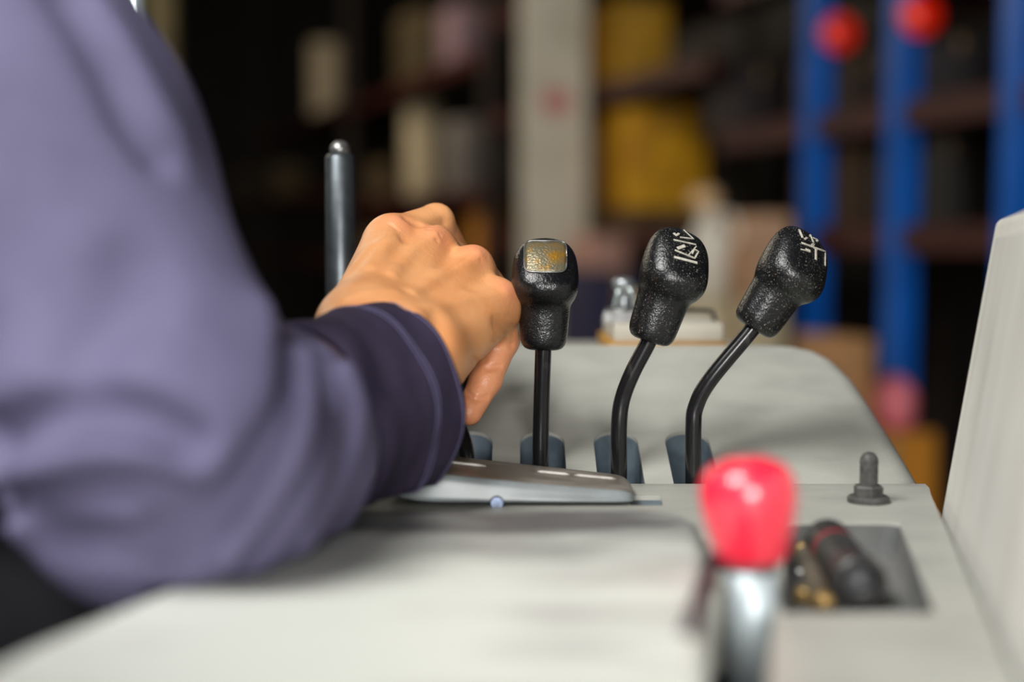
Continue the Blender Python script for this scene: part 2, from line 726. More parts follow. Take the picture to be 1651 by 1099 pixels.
m_floor = mat('grey_concrete_floor', (120, 116, 108), 0.6, rgb2=(96, 92, 86), nscale=1.2)
m_wall = mat('dark_warehouse_wall', (52, 47, 42), 0.85, rgb2=(40, 36, 33), nscale=0.8)
m_ceil = mat('dark_roof_sheet', (70, 68, 66), 0.8, rgb2=(58, 56, 54), nscale=1.0)
wl, wr = -7.0, 1.5
quadslab('floor', [rp(-8, wr), rp(16, wr), rp(16, wl), rp(-8, wl)], (0, 0, -1), 0.1, m_floor)
quadslab('ceiling', [rp(-8, wr, 5.2), rp(16, wr, 5.2), rp(16, wl, 5.2), rp(-8, wl, 5.2)], (0, 0, 1), 0.1, m_ceil)
quadslab('wall_right', [rp(-8, wr), rp(16, wr), rp(16, wr, 5.2), rp(-8, wr, 5.2)], RX, 0.1, m_wall)
quadslab('wall_left', [rp(-8, wl), rp(16, wl), rp(16, wl, 5.2), rp(-8, wl, 5.2)], -RX, 0.1, m_wall)
quadslab('wall_back', [rp(16, wl), rp(16, wr), rp(16, wr, 5.2), rp(16, wl, 5.2)], AX, 0.1, m_wall)

# ------------------------------------------------------------------ pallet rack
rack = empty('pallet_rack', rp(0))
tag(rack, 'tall blue pallet rack with dark red beams along the warehouse wall', 'rack')


def s_at(px, back=0.0):
    """distance along the rack whose point appears at pixel column px"""
    k = (px - 825.5) / F
    p = RACK0 + RX * back
    return (p.x - k * p.y) / (k * AX.y - AX.x)


def rbox(name, s, back, z, ls, lb, lz, m, parent=None, bev=0.0):
    c = rp(s, back, z + lz / 2)
    o = box(name, c, (ls, lb, lz), m, parent, None if parent else rp(s, back, z), RZ, bev)
    return o


def upright(s, back, w=0.1, m=None):
    rbox('upright', s, back, 0.006, 0.08, w, 4.2, m or M['blue'], rack)
    rbox('foot_plate', s, back, 0.0, 0.14, w + 0.05, 0.006, m or M['blue'], rack)


bays = [(-1.1, 1.62, [ZC + 0.05, ZC + 0.40, ZC + 0.92]),
        (1.72, 4.3, [ZC + 0.05, ZC + 0.68, ZC + 1.2]),
        (4.4, 7.9, [ZC - 0.12, ZC + 0.30, ZC + 1.05]),
        (8.0, 12.5, [ZC - 0.1, ZC + 0.45, ZC + 1.1])]
for px, bk in ((1638, 0.0), (1450, 0.0), (1312, 0.0)):
    upright(s_at(px), bk, 0.064)
for s in (4.35, 7.95, 12.55):
    upright(s, 0.0, 0.08, M['deck'])
for s in (-1.15, 1.67, 4.35, 7.95, 12.55):
    upright(s, 0.95, 0.08, M['deck'])
for s0, s1, lv in bays:
    for z in lv:
        for bk in (0.0, 0.95):
            rbox('beam', (s0 + s1) / 2, bk, z - 0.08, s1 - s0, 0.05, 0.08, M['orange'], rack)
        rbox('shelf_board', (s0 + s1) / 2, 0.475, z - 0.03, s1 - s0, 0.88, 0.03, M['deck'], rack)

for px, py, up in ((1352, 55, 1312), (1482, 26, 1450)):
    c = rp(s_at(up), 0.0)
    p = S(px, py, c.y - 0.06)
    V, Fc = lathe(p, (0, -1, 0), [(-0.02, 0.03), (0.0, 0.056), (0.012, 0.06), (0.02, 0.054), (0.028, 0.0)], 24)
    o = mk('reflector', V, Fc, mat('red_reflector_plastic', (255, 44, 8), 0.3, rgb2=(250, 34, 6)), rack)
    o['label'] = 'round red reflector on a blue upright'
    Vb, Fb = box_vf((p.x + c.x) / 2, p.y + 0.02, p.z, abs(p.x - c.x), 0.02, 0.03)
    mk('reflector_bracket', Vb, Fb, M['rubber'], rack, smooth=False)

# ------------------------------------------------------------------ goods on the rack


def place(px0, px1, side):
    """centre and width of goods seen between two pixel columns: side > 0 inside the rack, < 0 in front of it"""
    w = 0.3
    for _ in range(8):
        back = (side + w / 2) if side > 0 else (side - w / 2)
        s = s_at((px0 + px1) / 2, back)
        c = rp(s, back)
        w = (px1 - px0) / F * c.y * 0.94
    return c, w


def carton(px0, px1, ytop, zb, side, rgb, label, cat='carton', depth=0.4, name='carton', tape=True, rgb2=None, zmax=99):
    """a taped carton resting at height zb; its top shows at image row ytop"""
    c, w = place(px0, px1, side)
    depth = min(depth, 0.5)
    zt = min(S((px0 + px1) / 2, ytop, c.y).z, zmax)
    h = max(zt - zb, 0.05)
    e = empty(name, (c.x, c.y, zb))
    tag(e, label, cat)
    m = mat('board_%d_%d_%d' % rgb, rgb, 0.7, rgb2=rgb2 or tuple(int(v * 0.85) for v in rgb), nscale=6)
    q = c + AX * (depth / 2)
    box('box_body', (q.x, q.y, zb + h / 2), (depth, w, h), m, e, rz=RZ, bev=0.004)
    if tape:
        tm = mat('brown_tape', (150, 120, 80), 0.4, rgb2=(136, 108, 70))
        box('tape', (q.x, q.y, zb + h + 0.001), (depth, w * 0.1, 0.002), tm, e, rz=RZ)
        q2 = c - AX * 0.001
        box('tape_end', (q2.x, q2.y, zb + h * 0.9), (0.002, w * 0.1, h * 0.2), tm, e, rz=RZ)
    return e, zb + h + 0.002


def pallet(px0, px1, zb, side, label, depth=0.42):
    c, w = place(px0, px1, side)
    e = empty('wooden_pallet', (c.x, c.y, zb))
    tag(e, label, 'pallet')
    m = mat('pallet_wood', (126, 98, 66), 0.8, rgb2=(100, 76, 50), nscale=12)
    for k in (-1, 0, 1):
        q = c + AX * (depth / 2) + RX * (k * (w / 2 - 0.03))
        box('bearer', (q.x, q.y, zb + 0.035), (depth, 0.06, 0.07), m, e, rz=RZ)
    for k in range(4):
        q = c + AX * (0.05 + k * (depth - 0.1) / 3)
        box('top_board', (q.x, q.y, zb + 0.08), (0.08, w, 0.02), m, e, rz=RZ)
    return zb + 0.0905


def roll(px0, px1, ytop, zb, back, rgb, label, name='roll', cat='roll'):
    c, w = place(px0, px1, back)
    r = w / 2
    zt = S((px0 + px1) / 2, ytop, c.y).z
    h = zt - zb
    e = empty(name, (c.x, c.y, zb))
    tag(e, label, cat)
    m = mat('roll_%d_%d_%d' % rgb, rgb, 0.6, rgb2=tuple(int(v * 0.88) for v in rgb), nscale=8)
    V, Fc = lathe((c.x, c.y + r, zb), (0, 0, 1), [(0, r * 0.96), (0.01, r), (h - 0.01, r), (h, r * 0.96), (h, r * 0.35), (h - 0.03, r * 0.33)], 28)
    flatshade(mk('wrapped_body', V, Fc, m, e), 40)
    V, Fc = lathe((c.x, c.y + r, zb + h - 0.02), (0, 0, 1), [(0, r * 0.33), (0.03, r * 0.33), (0.03, r * 0.24), (0, r * 0.24)], 20)
    flatshade(mk('core_tube', V, Fc, mat('core_board', (130, 100, 66), 0.8), e), 40)
    return e


B1, B2, B3, B4 = [b[2] for b in bays]
# second bay: yellow goods right of the column
z = pallet(1003, 1152, B2[0] + 0.001, 0.06, 'wooden pallet carrying the big yellow carton on the rack', 0.36)
carton(1006, 1148, 170, z, 0.062, (232, 170, 20), 'big yellow carton on the rack right of the cream column', depth=0.35, rgb2=(196, 134, 14), zmax=B2[1] - 0.1)
carton(988, 1084, 0, B2[1] + 0.001, 0.06, (206, 152, 34), 'tall yellow-brown carton on the shelf above the big yellow carton', zmax=B2[2] - 0.1)
carton(950, 980, 215, B2[0] + 0.001, 0.10, (120, 104, 84), 'small grey-brown carton between column and big yellow carton', depth=0.2)
# floor stack below the second bay
z0 = pallet(945, 1056, 0.0, -0.06, 'wooden pallet on the floor under the navy carton', 0.5)
e_, z1 = carton(950, 1050, 437, z0, -0.065, (34, 32, 70), 'tall dark navy carton on the floor right of the column', depth=0.4)
carton(952, 1016, 378, z1, -0.08, (196, 150, 132), 'dusty pink carton on top of the navy carton', depth=0.3)
# crate standing before the first bay
z0 = pallet(1082, 1288, 0.0, -0.10, 'wooden pallet on the floor under the cream crate in front of the rack', 0.5)
e_, z1 = carton(1085, 1285, 482, z0, -0.105, (214, 198, 160), 'large cream crate on the floor in front of the rack', 'crate', 0.45, 'crate')
CRATE = (e_, z1)
carton(1222, 1280, 345, z1, -0.12, (196, 156, 124), 'pinkish-brown carton on top of the cream crate', depth=0.3)
for px0, px1, yt, lev, rgb, lb in (
        (1345, 1420, 90, 1, (58, 44, 34), 'dark brown carton on the shelf between two blue uprights'),
        (1490, 1590, 60, 1, (44, 38, 40), 'charcoal carton on the upper shelf next to the end upright'),
        (1350, 1424, 235, 0, (72, 52, 34), 'brown carton on the middle shelf between two blue uprights'),
        (1490, 1560, 215, 0, (50, 46, 42), 'dark grey carton on the middle shelf next to the end upright'),
        (1185, 1262, 110, 1, (40, 30, 30), 'very dark carton on the upper shelf beside the pale blue upright')):
    carton(px0, px1, yt, B1[lev] + 0.001, 0.07, rgb, lb, depth=0.3, zmax=B1[lev + 1] - 0.1)
# goods on the floor at the foot of the middle upright
z0 = pallet(1345, 1540, 0.0, -0.08, 'wooden pallet on the floor at the foot of the blue uprights', 0.45)
e_, z1 = carton(1350, 1535, 700, z0, -0.085, (196, 128, 34), 'low ochre carton on the floor below the pink sack', depth=0.4)
carton(1354, 1418, 545, z1, -0.2, (176, 130, 84), 'tan carton beside the pink sack in front of the rack', depth=0.26)


def sack(px0, px1, ytop, zb, back, rgb, label):
    c, w = place(px0, px1, back)
    w /= 2
    h = S(0, ytop, c.y).z - zb
    e = empty('plastic_sack', (c.x, c.y, zb))
    tag(e, label, 'sack')
    rings = []
    for k in range(11):
        t = k / 10
        q = 1 - abs(2 * t - 0.9) ** 3 * 0.35 if t < 0.8 else 0.85 - (t - 0.8) * 2.6
        rings.append([Vector((c.x + w * q * math.copysign(abs(math.cos(a)) ** 0.7, math.cos(a)) * (1 + 0.05 * math.sin(5 * a + 9 * t)),
                              c.y + 0.10 + 0.09 * q * math.copysign(abs(math.sin(a)) ** 0.7, math.sin(a)), zb + h * t))
                      for a in [2 * math.pi * j / 28 for j in range(28)]])
    V, Fc = loft(rings)
    mk('sack_body', V, Fc, mat('pink_sack_film', rgb, 0.4, rgb2=tuple(int(v * 0.8) for v in rgb), nscale=14), e)
    V, Fc = lathe((c.x, c.y + 0.10, zb + h - 0.012), (0, 0, 1), [(0, w * 0.36), (0.01, w * 0.38), (0.02, w * 0.36)], 16)
    mk('tie', V, Fc, M['rubber'], e)


sack(1430, 1494, 612, z1, -0.13, (226, 118, 128), 'pink plastic sack standing on the ochre carton')

# white jug with a tan cap on the cream crate
ct = CRATE[1] + 0.001
jy = CRATE[0].location.y + 0.08
jx = (1144 - 825.5) / F * jy
jt = S(1150, 300, jy).z
hj = jt - ct
jug = empty('plastic_jug', (jx, jy, ct))
tag(jug, 'white plastic jug with a tan cap on the cream crate', 'jug')
V, Fc = lathe((jx, jy, ct), (0, 0, 1), [(0, .05), (.01, .062), (hj * .4, .066), (hj * .55, .06), (hj * .7, .036), (hj * .8, .028)], 24)
mk('bottle_body', V, Fc, mat('white_jug_plastic', (244, 236, 216), 0.4, rgb2=(205, 198, 182)), jug)
V, Fc = lathe((jx - 0.01, jy, ct + hj * .78), (-0.2, 0, 1), [(0, .03), (.01, .05), (hj * .14, .05), (hj * .2, .03), (hj * .21, 0)], 24)
mk('cap', V, Fc, mat('tan_cap_plastic', (236, 196, 146), 0.4, rgb2=(196, 156, 110)), jug)
V, Fc = tube(catmull([(jx + .05, jy, ct + hj * .5), (jx + .08, jy, ct + hj * .5), (jx + .075, jy, ct + hj * .72), (jx + .03, jy, ct + hj * .74)], 6), 0.009, 10)
mk('handle', V, Fc, MATS['white_jug_plastic'], jug)

# third bay (left of the column)
roll(648, 714, 165, B3[1] + 0.001, 0.07, (204, 186, 152), 'cream upright roll standing on the rack left of the column')
carton(738, 830, 192, B3[1] + 0.001, 0.07, (120, 112, 106), 'grey carton next to the cream roll on the rack')
carton(772, 826, 300, B3[0] + 0.001, 0.07, (196, 126, 40), 'small orange carton on the shelf below the grey carton', depth=0.25, zmax=B3[1] - 0.09)
carton(598, 680, 372, B3[0] + 0.001, 0.07, (128, 100, 68), 'tan carton on the low shelf behind the hand', depth=0.3)
carton(606, 630, 262, B3[1] + 0.001, 0.07, (104, 84, 54), 'brown carton on the rack right of the steel rod', depth=0.2)
carton(734, 796, 5, B3[2] + 0.001, 0.07, (150, 122, 130), 'mauve carton on the top shelf left of the column')
carton(660, 722, 18, B3[2] + 0.001, 0.07, (96, 80, 52), 'olive-brown carton on the top shelf beside the mauve carton')
roll(498, 552, 66, B4[2] + 0.001, 0.07, (226, 206, 172), 'pale round drum high on the far rack shelf', 'drum', 'drum')
carton(440, 500, 265, B4[1] + 0.001, 0.07, (92, 76, 44), 'olive carton on the far rack behind the sleeve', depth=0.4)
carton(372, 424, 275, B4[1] + 0.001, 0.07, (70, 54, 40), 'dull brown carton on the far rack beside the olive carton', depth=0.4)

# cream building column with a red painted mark
cy = 6.4
cx = (891 - 825.5) / F * cy
cw = 106 / F * cy
column = empty('support_column', (cx, cy, 0))
tag(column, 'pale cream square column with a red mark, standing before the rack', 'column')
V, Fc = box_vf(cx, cy, 2.6, cw, cw, 5.18, bev=0.012)
flatshade(mk('shaft', V, Fc, M['column'], column), 50)
zr = S(891, 165, cy - cw / 2).z
box('red_mark', (cx + 0.01, cy - cw / 2 - 0.002, zr), (0.12, 0.004, 0.1), mat('faded_red_paint', (216, 120, 110), 0.6, rgb2=(206, 150, 136), nscale=14), column)
box('base_plate', (cx, cy, 0.01), (cw + 0.12, cw + 0.12, 0.02), M['rubber'], column)

# khaki post far left, behind the sleeve
ky = 7.0
kx = (270 - 825.5) / F * ky
khaki = empty('timber_post', (kx, ky, 0))
tag(khaki, 'khaki upright post in the dark background beside the sleeve', 'post')
box('shaft', (kx, ky, 1.7), (0.11, 0.11, 3.4), mat('khaki_paint', (150, 134, 92), 0.7, rgb2=(126, 112, 76), nscale=5), khaki, bev=0.006)
box('base_plate', (kx, ky, 0.01), (0.2, 0.2, 0.02), M['rubber'], khaki)


# ------------------------------------------------------------------ forklift console
ZD = ZC - 0.128                        # top of the flat deck
YS = 0.75                              # seam between deck and sloping plate
console = empty('control_console', (0.0, 0.6, 0.0))
tag(console, 'grey forklift control console with slotted sloping plate and side tray', 'console')
UP = Vector((0, 0, 1))


def dk(px, py, z=None):
    return on_plane(px, py, (0, 0, ZD if z is None else z), UP)


def shear(u, y):
    return u + 0.2 * (y - YS)


# deck slab with the tray recess and the lever slot cut out
XL = -0.115
PF0, PNB = S(1517, 832, 0.715), dk(1651, 1062)        # foot of the side panel along the deck


def xr(y):
    return PF0.x + (y - PF0.y) * (PNB.x - PF0.x) / (PNB.y - PF0.y) - 0.0055


deck_poly = [(XL, 0.30), (xr(0.30), 0.30), (xr(0.70), 0.70), (0.2135, 0.718), (0.2180, 0.736), (0.2195, YS - 0.0006), (XL, YS - 0.0006)]
V, Fc = prism(deck_poly, ZD - 0.03, ZD)
deck = mk('deck', V, Fc, M['console'], console)
bevel_top(deck, 0.0012, 2, lambda e: all(v.co.z > ZD - 0.001 for v in e.verts) and all(v.co.y + 0.6 > YS - 0.001 for v in e.verts))
tray_poly = [(shear(u, y), y) for u, y in ((0.1465, 0.484), (0.1995, 0.484), (0.1985, 0.642), (0.1465, 0.642))]
tray_c = prism(tray_poly, ZD - 0.014, ZD + 0.01)
slot_c = prism([(0.047, 0.385), (0.0705, 0.385), (0.0960, 0.512), (0.0725, 0.512)], ZD - 0.1, ZD + 0.02)
hole_c = prism([(0.058, 0.686), (0.0735, 0.686), (0.0755, 0.712), (0.058, 0.712)], ZD - 0.016, ZD + 0.02)
cut(deck, [tray_c, slot_c, hole_c])
bevel_top(deck, 0.003, 3, lambda e: len(e.link_faces) == 2 and e.calc_face_angle(0) > 1.0 and all(abs(v.co.z - ZD) < 1e-4 for v in e.verts)
          and all(0.49 < v.co.y + 0.6 < 0.65 for v in e.verts) and all(v.co.x > 0.09 for v in e.verts))
flatshade(deck, 35)
tl = [(shear(u, y), y) for u, y in stadium(0.1468, 0.1990, 0.4845, 0.6415, r=0.009, n=5)]
tcx, tcy = sum(p[0] for p in tl) / len(tl), sum(p[1] for p in tl) / len(tl)
rr_ = [[Vector((tcx + (x - tcx) * k, tcy + (y - tcy) * (1 - (1 - k) * 0.5), ZD - d)) for x, y in tl] for k, d in ((1.0, 0.0006), (0.985, 0.002), (0.93, 0.0095), (0.88, 0.0125))]
V, Fc = loft(rr_, caps=False)
Fc.append(tuple(3 * len(tl) + j for j in range(len(tl))))
o = mk('tray_mat', V, Fc, M['mat_'], console)
o['label'] = 'darker grey mat lining the tray'
V, Fc = prism([(0.0582, 0.6862), (0.0732, 0.6862), (0.0752, 0.7118), (0.0582, 0.7118)], ZD - 0.0158, ZD - 0.0022)
mk('slot_end', V, Fc, M['liner'], console, smooth=False)
# side walls of the body down to the floor of the truck
V, Fc = prism([(XL + 0.012, 0.32), (shear(0.18, 0.32), 0.32), (shear(0.18, 0.74), 0.74), (0.16, 0.90), (XL + 0.012, 0.90)], 0.0, ZD - 0.0995)
flatshade(mk('console_body', V, Fc, M['console'], console))
V, Fc = prism([(0.045, 0.383), (0.0725, 0.383), (0.098, 0.514), (0.0705, 0.514)], ZD - 0.0995, ZD - 0.0302)
o = mk('slot_well', V, [f for i, f in enumerate(Fc) if i not in (1,)], M['void'], console)

# sloping plate behind the levers: outline read off the slope plane
SL = 0.065 / 0.18
pn = Vector((0, -SL, 1)).normalized()
p0 = (0, YS, ZD)
edge_px = [(1502, 808), (1492, 768), (1470, 730), (1442, 686), (1412, 640), (1384, 600), (1355, 572), (1322, 555), (1280, 546), (1225, 543)]
edge = [on_plane(a, b, p0, pn) for a, b in edge_px]
yb = edge[-1].y
poly = [(edge[0].x, 0.715)] + [(p.x, p.y) for p in edge] + [(-0.10, yb), (-0.16, yb - 0.006), (-0.195, yb - 0.03), (-0.21, yb - 0.06), (-0.215, 0.715)]


def zslope(x, y):
    return ZD + (y - YS) * SL


V, Fc = prism(poly, lambda x, y: zslope(x, y) - 0.035, zslope)
plate = mk('sloping_plate', V, Fc, M['console'], console)
bevel_top(plate, 0.016, 6, lambda e: all(v.co.z > zslope(v.co.x, v.co.y + 0.6) - 0.002 for v in e.verts) and
          not all(v.co.y + 0.6 < 0.716 for v in e.verts))
lever_px = [752, 872, 998, 1119]
YL = 0.762
lever_x = [(p - 825.5) / F * YL for p in lever_px]
slots = []
for i, x in enumerate(lever_x):
    dx = 0.0015 if i == 1 else 0.001
    slots.append(prism(stadium(x - 0.0125 + dx, x + 0.0125 + dx, 0.715, 0.806, n=6), ZD - 0.08, ZD + 0.08))
cut(plate, slots)
for i, x in enumerate(lever_x):
    dx = 0.0015 if i == 1 else 0.001
    outl = stadium(x - 0.0126 + dx, x + 0.0126 + dx, 0.7149, 0.8061, n=6)
    cx_ = sum(p[0] for p in outl) / len(outl)
    cy_ = sum(p[1] for p in outl) / len(outl)
    r0 = [Vector((a, b, zslope(a, b) - 0.0012)) for a, b in outl]
    r1 = [Vector((cx_ + (a - cx_) * 0.86, cy_ + (b - cy_) * 0.9, zslope(a, b) - 0.03)) for a, b in outl]
    r2 = [Vector((cx_ + (a - cx_) * 0.8, cy_ + (b - cy_) * 0.88, zslope(a, b) - 0.045)) for a, b in outl]
    V, Fc = loft([r0, r1, r2], caps=False)
    Fc.append(tuple(2 * len(outl) + j for j in range(len(outl))))
    o = mk('slot_liner', V, Fc, M['liner'], console)
    flatshade(o, 50)
    o['label'] = 'slate-blue rubber liner of a lever slot'
# flat shelf behind the plate
V, Fc = box_vf(0.01, 0.995, ZD + 0.0425, 0.32, 0.20, 0.02, bev=0.004)
flatshade(mk('rear_shelf', V, Fc, M['console'], console), 40)
V, Fc = box_vf(0.01, 1.0, (ZD + 0.0325) / 2, 0.28, 0.16, ZD + 0.0325)
flatshade(mk('rear_column', V, Fc, M['console'], console), 40)

# armrest pad in front
pad_poly = [(-0.152, 0.30), (0.040, 0.30), (0.056, 0.40), (0.064, 0.46), (0.074, 0.53), (0.080, 0.60), (0.076, 0.622), (0.060, 0.632),
            (-0.07, 0.632), (-0.098, 0.612), (-0.108, 0.57), (-0.113, 0.50), (-0.119, 0.46), (-0.128, 0.43), (-0.138, 0.395), (-0.147, 0.345)]


def zpad(x, y):
    return ZD + 0.0128 - 0.0042 * max(0.0, (y - 0.50) / 0.132) + 0.004 * max(0.0, (0.50 - y) / 0.2)


pad = empty('armrest_pad', (0, 0.45, ZD))
tag(pad, 'thick light grey armrest cushion, smudged with dirt, under the forearm', 'armrest')
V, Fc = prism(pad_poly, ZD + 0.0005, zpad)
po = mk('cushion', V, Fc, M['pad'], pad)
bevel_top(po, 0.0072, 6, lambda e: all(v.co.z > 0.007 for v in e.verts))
V, Fc = prism([(x * 0.97, 0.46 + (y - 0.46) * 0.97) for x, y in pad_poly], ZD + 0.0001, ZD + 0.0025)
mk('backing_board', V, Fc, M['void'], pad)

# moulded palm rest before the levers
rest = empty('palm_rest', (0, 0.705, ZD))
tag(rest, 'moulded grey palm rest with worn ridged top below the black levers', 'palm rest')
xs = [S(600, 0, 0.70).x, S(740, 0, 0.70).x, S(830, 0, 0.70).x, S(900, 0, 0.70).x, S(960, 0, 0.70).x, S(1000, 0, 0.70).x, S(1018, 0, 0.70).x, S(1029, 0, 0.70).x]
ybk = [722, 735, 745, 752, 758, 762, 766, 776]       # image row of the back top edge
yfr = [752, 766, 775, 781, 786, 789, 792, 798]       # image row of the front top edge
rings = []
for x, b, f in zip(xs, ybk, yfr):
    dy = 0.006 if x == xs[-1] else (0.002 if x == xs[-2] else 0)
    yb_, yf_ = 0.738 - dy, 0.689 + dy
    k = yb_ / 0.70
    zb_ = S(825, b, yb_).z
    zf_ = S(825, f, yf_).z
    h = [(yf_ - 0.006, ZD + 0.0004), (yf_ - 0.0055, ZD + 0.003), (yf_ - 0.0042, zf_ - 0.004), (yf_ - 0.0036, zf_ - 0.0016), (yf_ - 0.002, zf_), (yf_ + 0.0015, zf_ + 0.0010),
         ((yf_ + yb_) / 2, (zf_ + zb_) / 2 + 0.0015), (yb_ - 0.004, zb_ + 0.0006), (yb_ - 0.001, zb_ - 0.0006), (yb_, zb_ - 0.003), (yb_, ZD + 0.003), (yb_, ZD + 0.0004)]
    rings.append([Vector((x, y, max(z, ZD + 0.0004))) for y, z in h])
V, Fc = loft(rings)
ro = mk('rest_body', V, Fc, M['restfront'], rest)
ro.data.materials.append(M['resttop'])
for p in ro.data.polygons:
    if p.index % 12 in (4, 5, 6, 7, 8) and p.index < 84:
        p.material_index = 1
ro.modifiers.new('sub', 'SUBSURF').levels = 2
ro.modifiers['sub'].render_levels = 2


def ztop(x):
    i = max(0, min(len(xs) - 2, sum(1 for q in xs if q <= x) - 1))
    t = (x - xs[i]) / (xs[i + 1] - xs[i])
    a, b = rings[i][6], rings[i + 1][6]
    return a.z + (b.z - a.z) * t


for x0, x1 in ((S(690, 0, .70).x, S(782, 0, .70).x), (S(868, 0, .70).x, S(922, 0, .70).x), (S(930, 0, .70).x, S(1000, 0, .70).x)):
    P = [(x0 + (x1 - x0) * k / 8, 0.7115, ztop(x0 + (x1 - x0) * k / 8) - 0.0002) for k in range(9)]
    V, Fc = tube(P, [0.0003] + [0.0009] * 7 + [0.0003], 10)
    mk('ridge', V, Fc, mat('worn_bright_plastic', (178, 174, 166), 0.3, rgb2=(150, 146, 138), nscale=200), rest)
sc = S(801, 811, 0.6832)
V, Fc = lathe(sc + Vector((0, 0.001, 0)), (0, -1, 0.1), [(0, 0.0036), (0.0012, 0.0036), (0.0020, 0.0028), (0.0020, 0.0016), (0.001, 0.0014)], 20)
tag(flatshade(mk('screw', V, Fc, mat('blued_screw_steel', (104, 114, 136), 0.35, metal=0.8, rgb2=(86, 94, 112), nscale=300), rest), 40), 'small silver screw in the front face')

# dark rubber strip along the gap beside the armrest
a, b = dk(1160, 898, ZD + 0.010), dk(1112, 1030, ZD + 0.012)
V, Fc = tube(catmull([a + Vector((0.003, 0.012, -0.006)), a + Vector((0, 0, 0.003)), (a + b) / 2 + Vector((-0.0005, 0, 0.0035)), b + Vector((0, 0, 0.0035)), b + Vector((-0.001, -0.004, 0.0032))], 5),
             0.0025, 10)
strap = mk('hook_rod', V, Fc, mat('dark_plum_rubber', (38, 30, 38), 0.5, rgb2=(52, 42, 48)), origin=a)
tag(strap, 'thin dark rod lying aslant over the armrest edge below the red knob', 'rod')

# ------------------------------------------------------------------ hydraulic levers


def knob_rings(base, axis, L, wk=1.0, turn=0.0):
    """rings of the black grip: narrow neck, bulging ball, slanted crown"""
    a, f, s = frame(axis)
    if turn:
        R = Matrix.Rotation(turn, 3, a)
        f, s = R @ f, R @ s
    prof = [  # height, half width, front depth, back depth
        (0.000, 0.0080, 0.0078, 0.0078), (0.0010, 0.0102, 0.0100, 0.0100), (0.0035, 0.0119, 0.0115, 0.0115), (0.0075, 0.0127, 0.0121, 0.0120),
        (0.015, 0.0132, 0.0126, 0.0122), (0.0215, 0.0137, 0.0132, 0.0124), (0.0245, 0.0143, 0.0148, 0.0127), (0.0275, 0.0160, 0.0190, 0.0133),
        (0.0315, 0.0174, 0.0217, 0.0139), (0.0360, 0.0179, 0.0218, 0.0143), (0.0405, 0.0178, 0.0194, 0.0145), (0.0455, 0.0172, 0.0156, 0.0144), (0.0505, 0.0160, 0.0114, 0.0138),
        (0.0548, 0.0136, 0.0068, 0.0124), (0.0578, 0.0100, 0.0022, 0.0104), (0.0592, 0.0052, -0.0022, 0.0078), (0.0597, 0.0006, -0.0046, 0.0056)]
    pts = catmull([Vector((h, w, d)) for h, w, d, _ in prof], 4)
    bk = catmull([Vector((h, b, 0)) for h, _, _, b in prof], 4)
    sc_ = L / 0.0597
    rings = []
    n = 40
    for p, q in zip(pts, bk):
        h, w, df, db = p.x * sc_, p.y * wk, p.z, q.y
        cen = (df - db) / 2
        dep = max((df + db) / 2, 0.0003)
        e = 0.86
        rg = []
        for j in range(n):
            t = 2 * math.pi * j / n
            c, sn = math.cos(t), math.sin(t)
            rg.append(Vector(base) + a * h + f * (cen + dep * math.copysign(abs(c) ** e, c)) + s * (w * math.copysign(abs(sn) ** e, sn)))
        rings.append(rg)
    return rings


def lever(i, base, mid, kb, kt, label, mk_mat, turn=0.0):
    e = empty('hydraulic_lever', base)
    tag(e, label, 'lever', 'hydraulic levers on the console')
    ax = (Vector(kt) - Vector(kb))
    P = catmull([base] + list(mid) + [Vector(kb), Vector(kb) + ax * 0.15], 8)
    V, Fc = tube(P, 0.0044, 20)
    mk('stem', V, Fc, M['black'], e)
    V, Fc = loft(knob_rings(kb, ax, ax.length, turn=turn))
    k = mk('knob', V, Fc, mk_mat, e)
    bvh = BVHTree.FromPolygons([Vector(v) for v in V], [list(f) for f in Fc])
    return e, k, bvh


def hit(bvh, px, py, lift=0.0):
    o = Vector((0, 0, ZC))
    h = bvh.ray_cast(o, ray(px, py).normalized())
    if h[0] is None:
        h = bvh.find_nearest(S(px, py, 0.745))
    return h[0] + h[1] * lift * (1 if h[1].dot(Vector((0, -1, 0.4))) > 0 else -1), h[1]


def stroke(parent, bvh, pts, wpx, name='symbol_stroke'):
    """a painted line laid on the knob along photograph pixels"""
    P = []
    for (x0, y0), (x1, y1) in zip(pts[:-1], pts[1:]):
        n = max(2, int(math.hypot(x1 - x0, y1 - y0) / 3))
        for k in range(n):
            P.append((x0 + (x1 - x0) * k / n, y0 + (y1 - y0) * k / n))
    P.append(pts[-1])
    Q = [hit(bvh, a, b, 0.00015) for a, b in P]
    r = wpx / F * 0.745 / 2
    rings = []
    for i, (p, n) in enumerate(Q):
        t = (Q[min(i + 1, len(Q) - 1)][0] - Q[max(i - 1, 0)][0])
        if t.length < 1e-7:
            continue
        t.normalize()
        nn = n if n.dot(Vector((0, -1, 0.4))) > 0 else -n
        s = t.cross(nn)
        if s.length < 1e-6:
            continue
        s.normalize()
        rings.append([p + s * r, p + nn * 0.0003 + s * r * 0.8, p + nn * 0.0003 - s * r * 0.8, p - s * r])
    V, Fc = loft(rings)
    return mk(name, V, Fc, M['mark'], parent, smooth=False)


k_smooth = leather_mat('black_grained_plastic', 0.12, 0.25)
k_dusty = leather_mat('dusty_black_grained_plastic', 0.65, 0.3)

zb = ZD - 0.03
levers = []
# lever in the hand: pushed forward, its grip lies under the palm
b1 = Vector((lever_x[0], YL, zb))
e1 = lever(0, b1, [S(752, 735, 0.764)], S(736, 676, 0.784), S(712, 512, 0.806), 'black hydraulic lever held under the hand in the plum cuff', k_smooth)
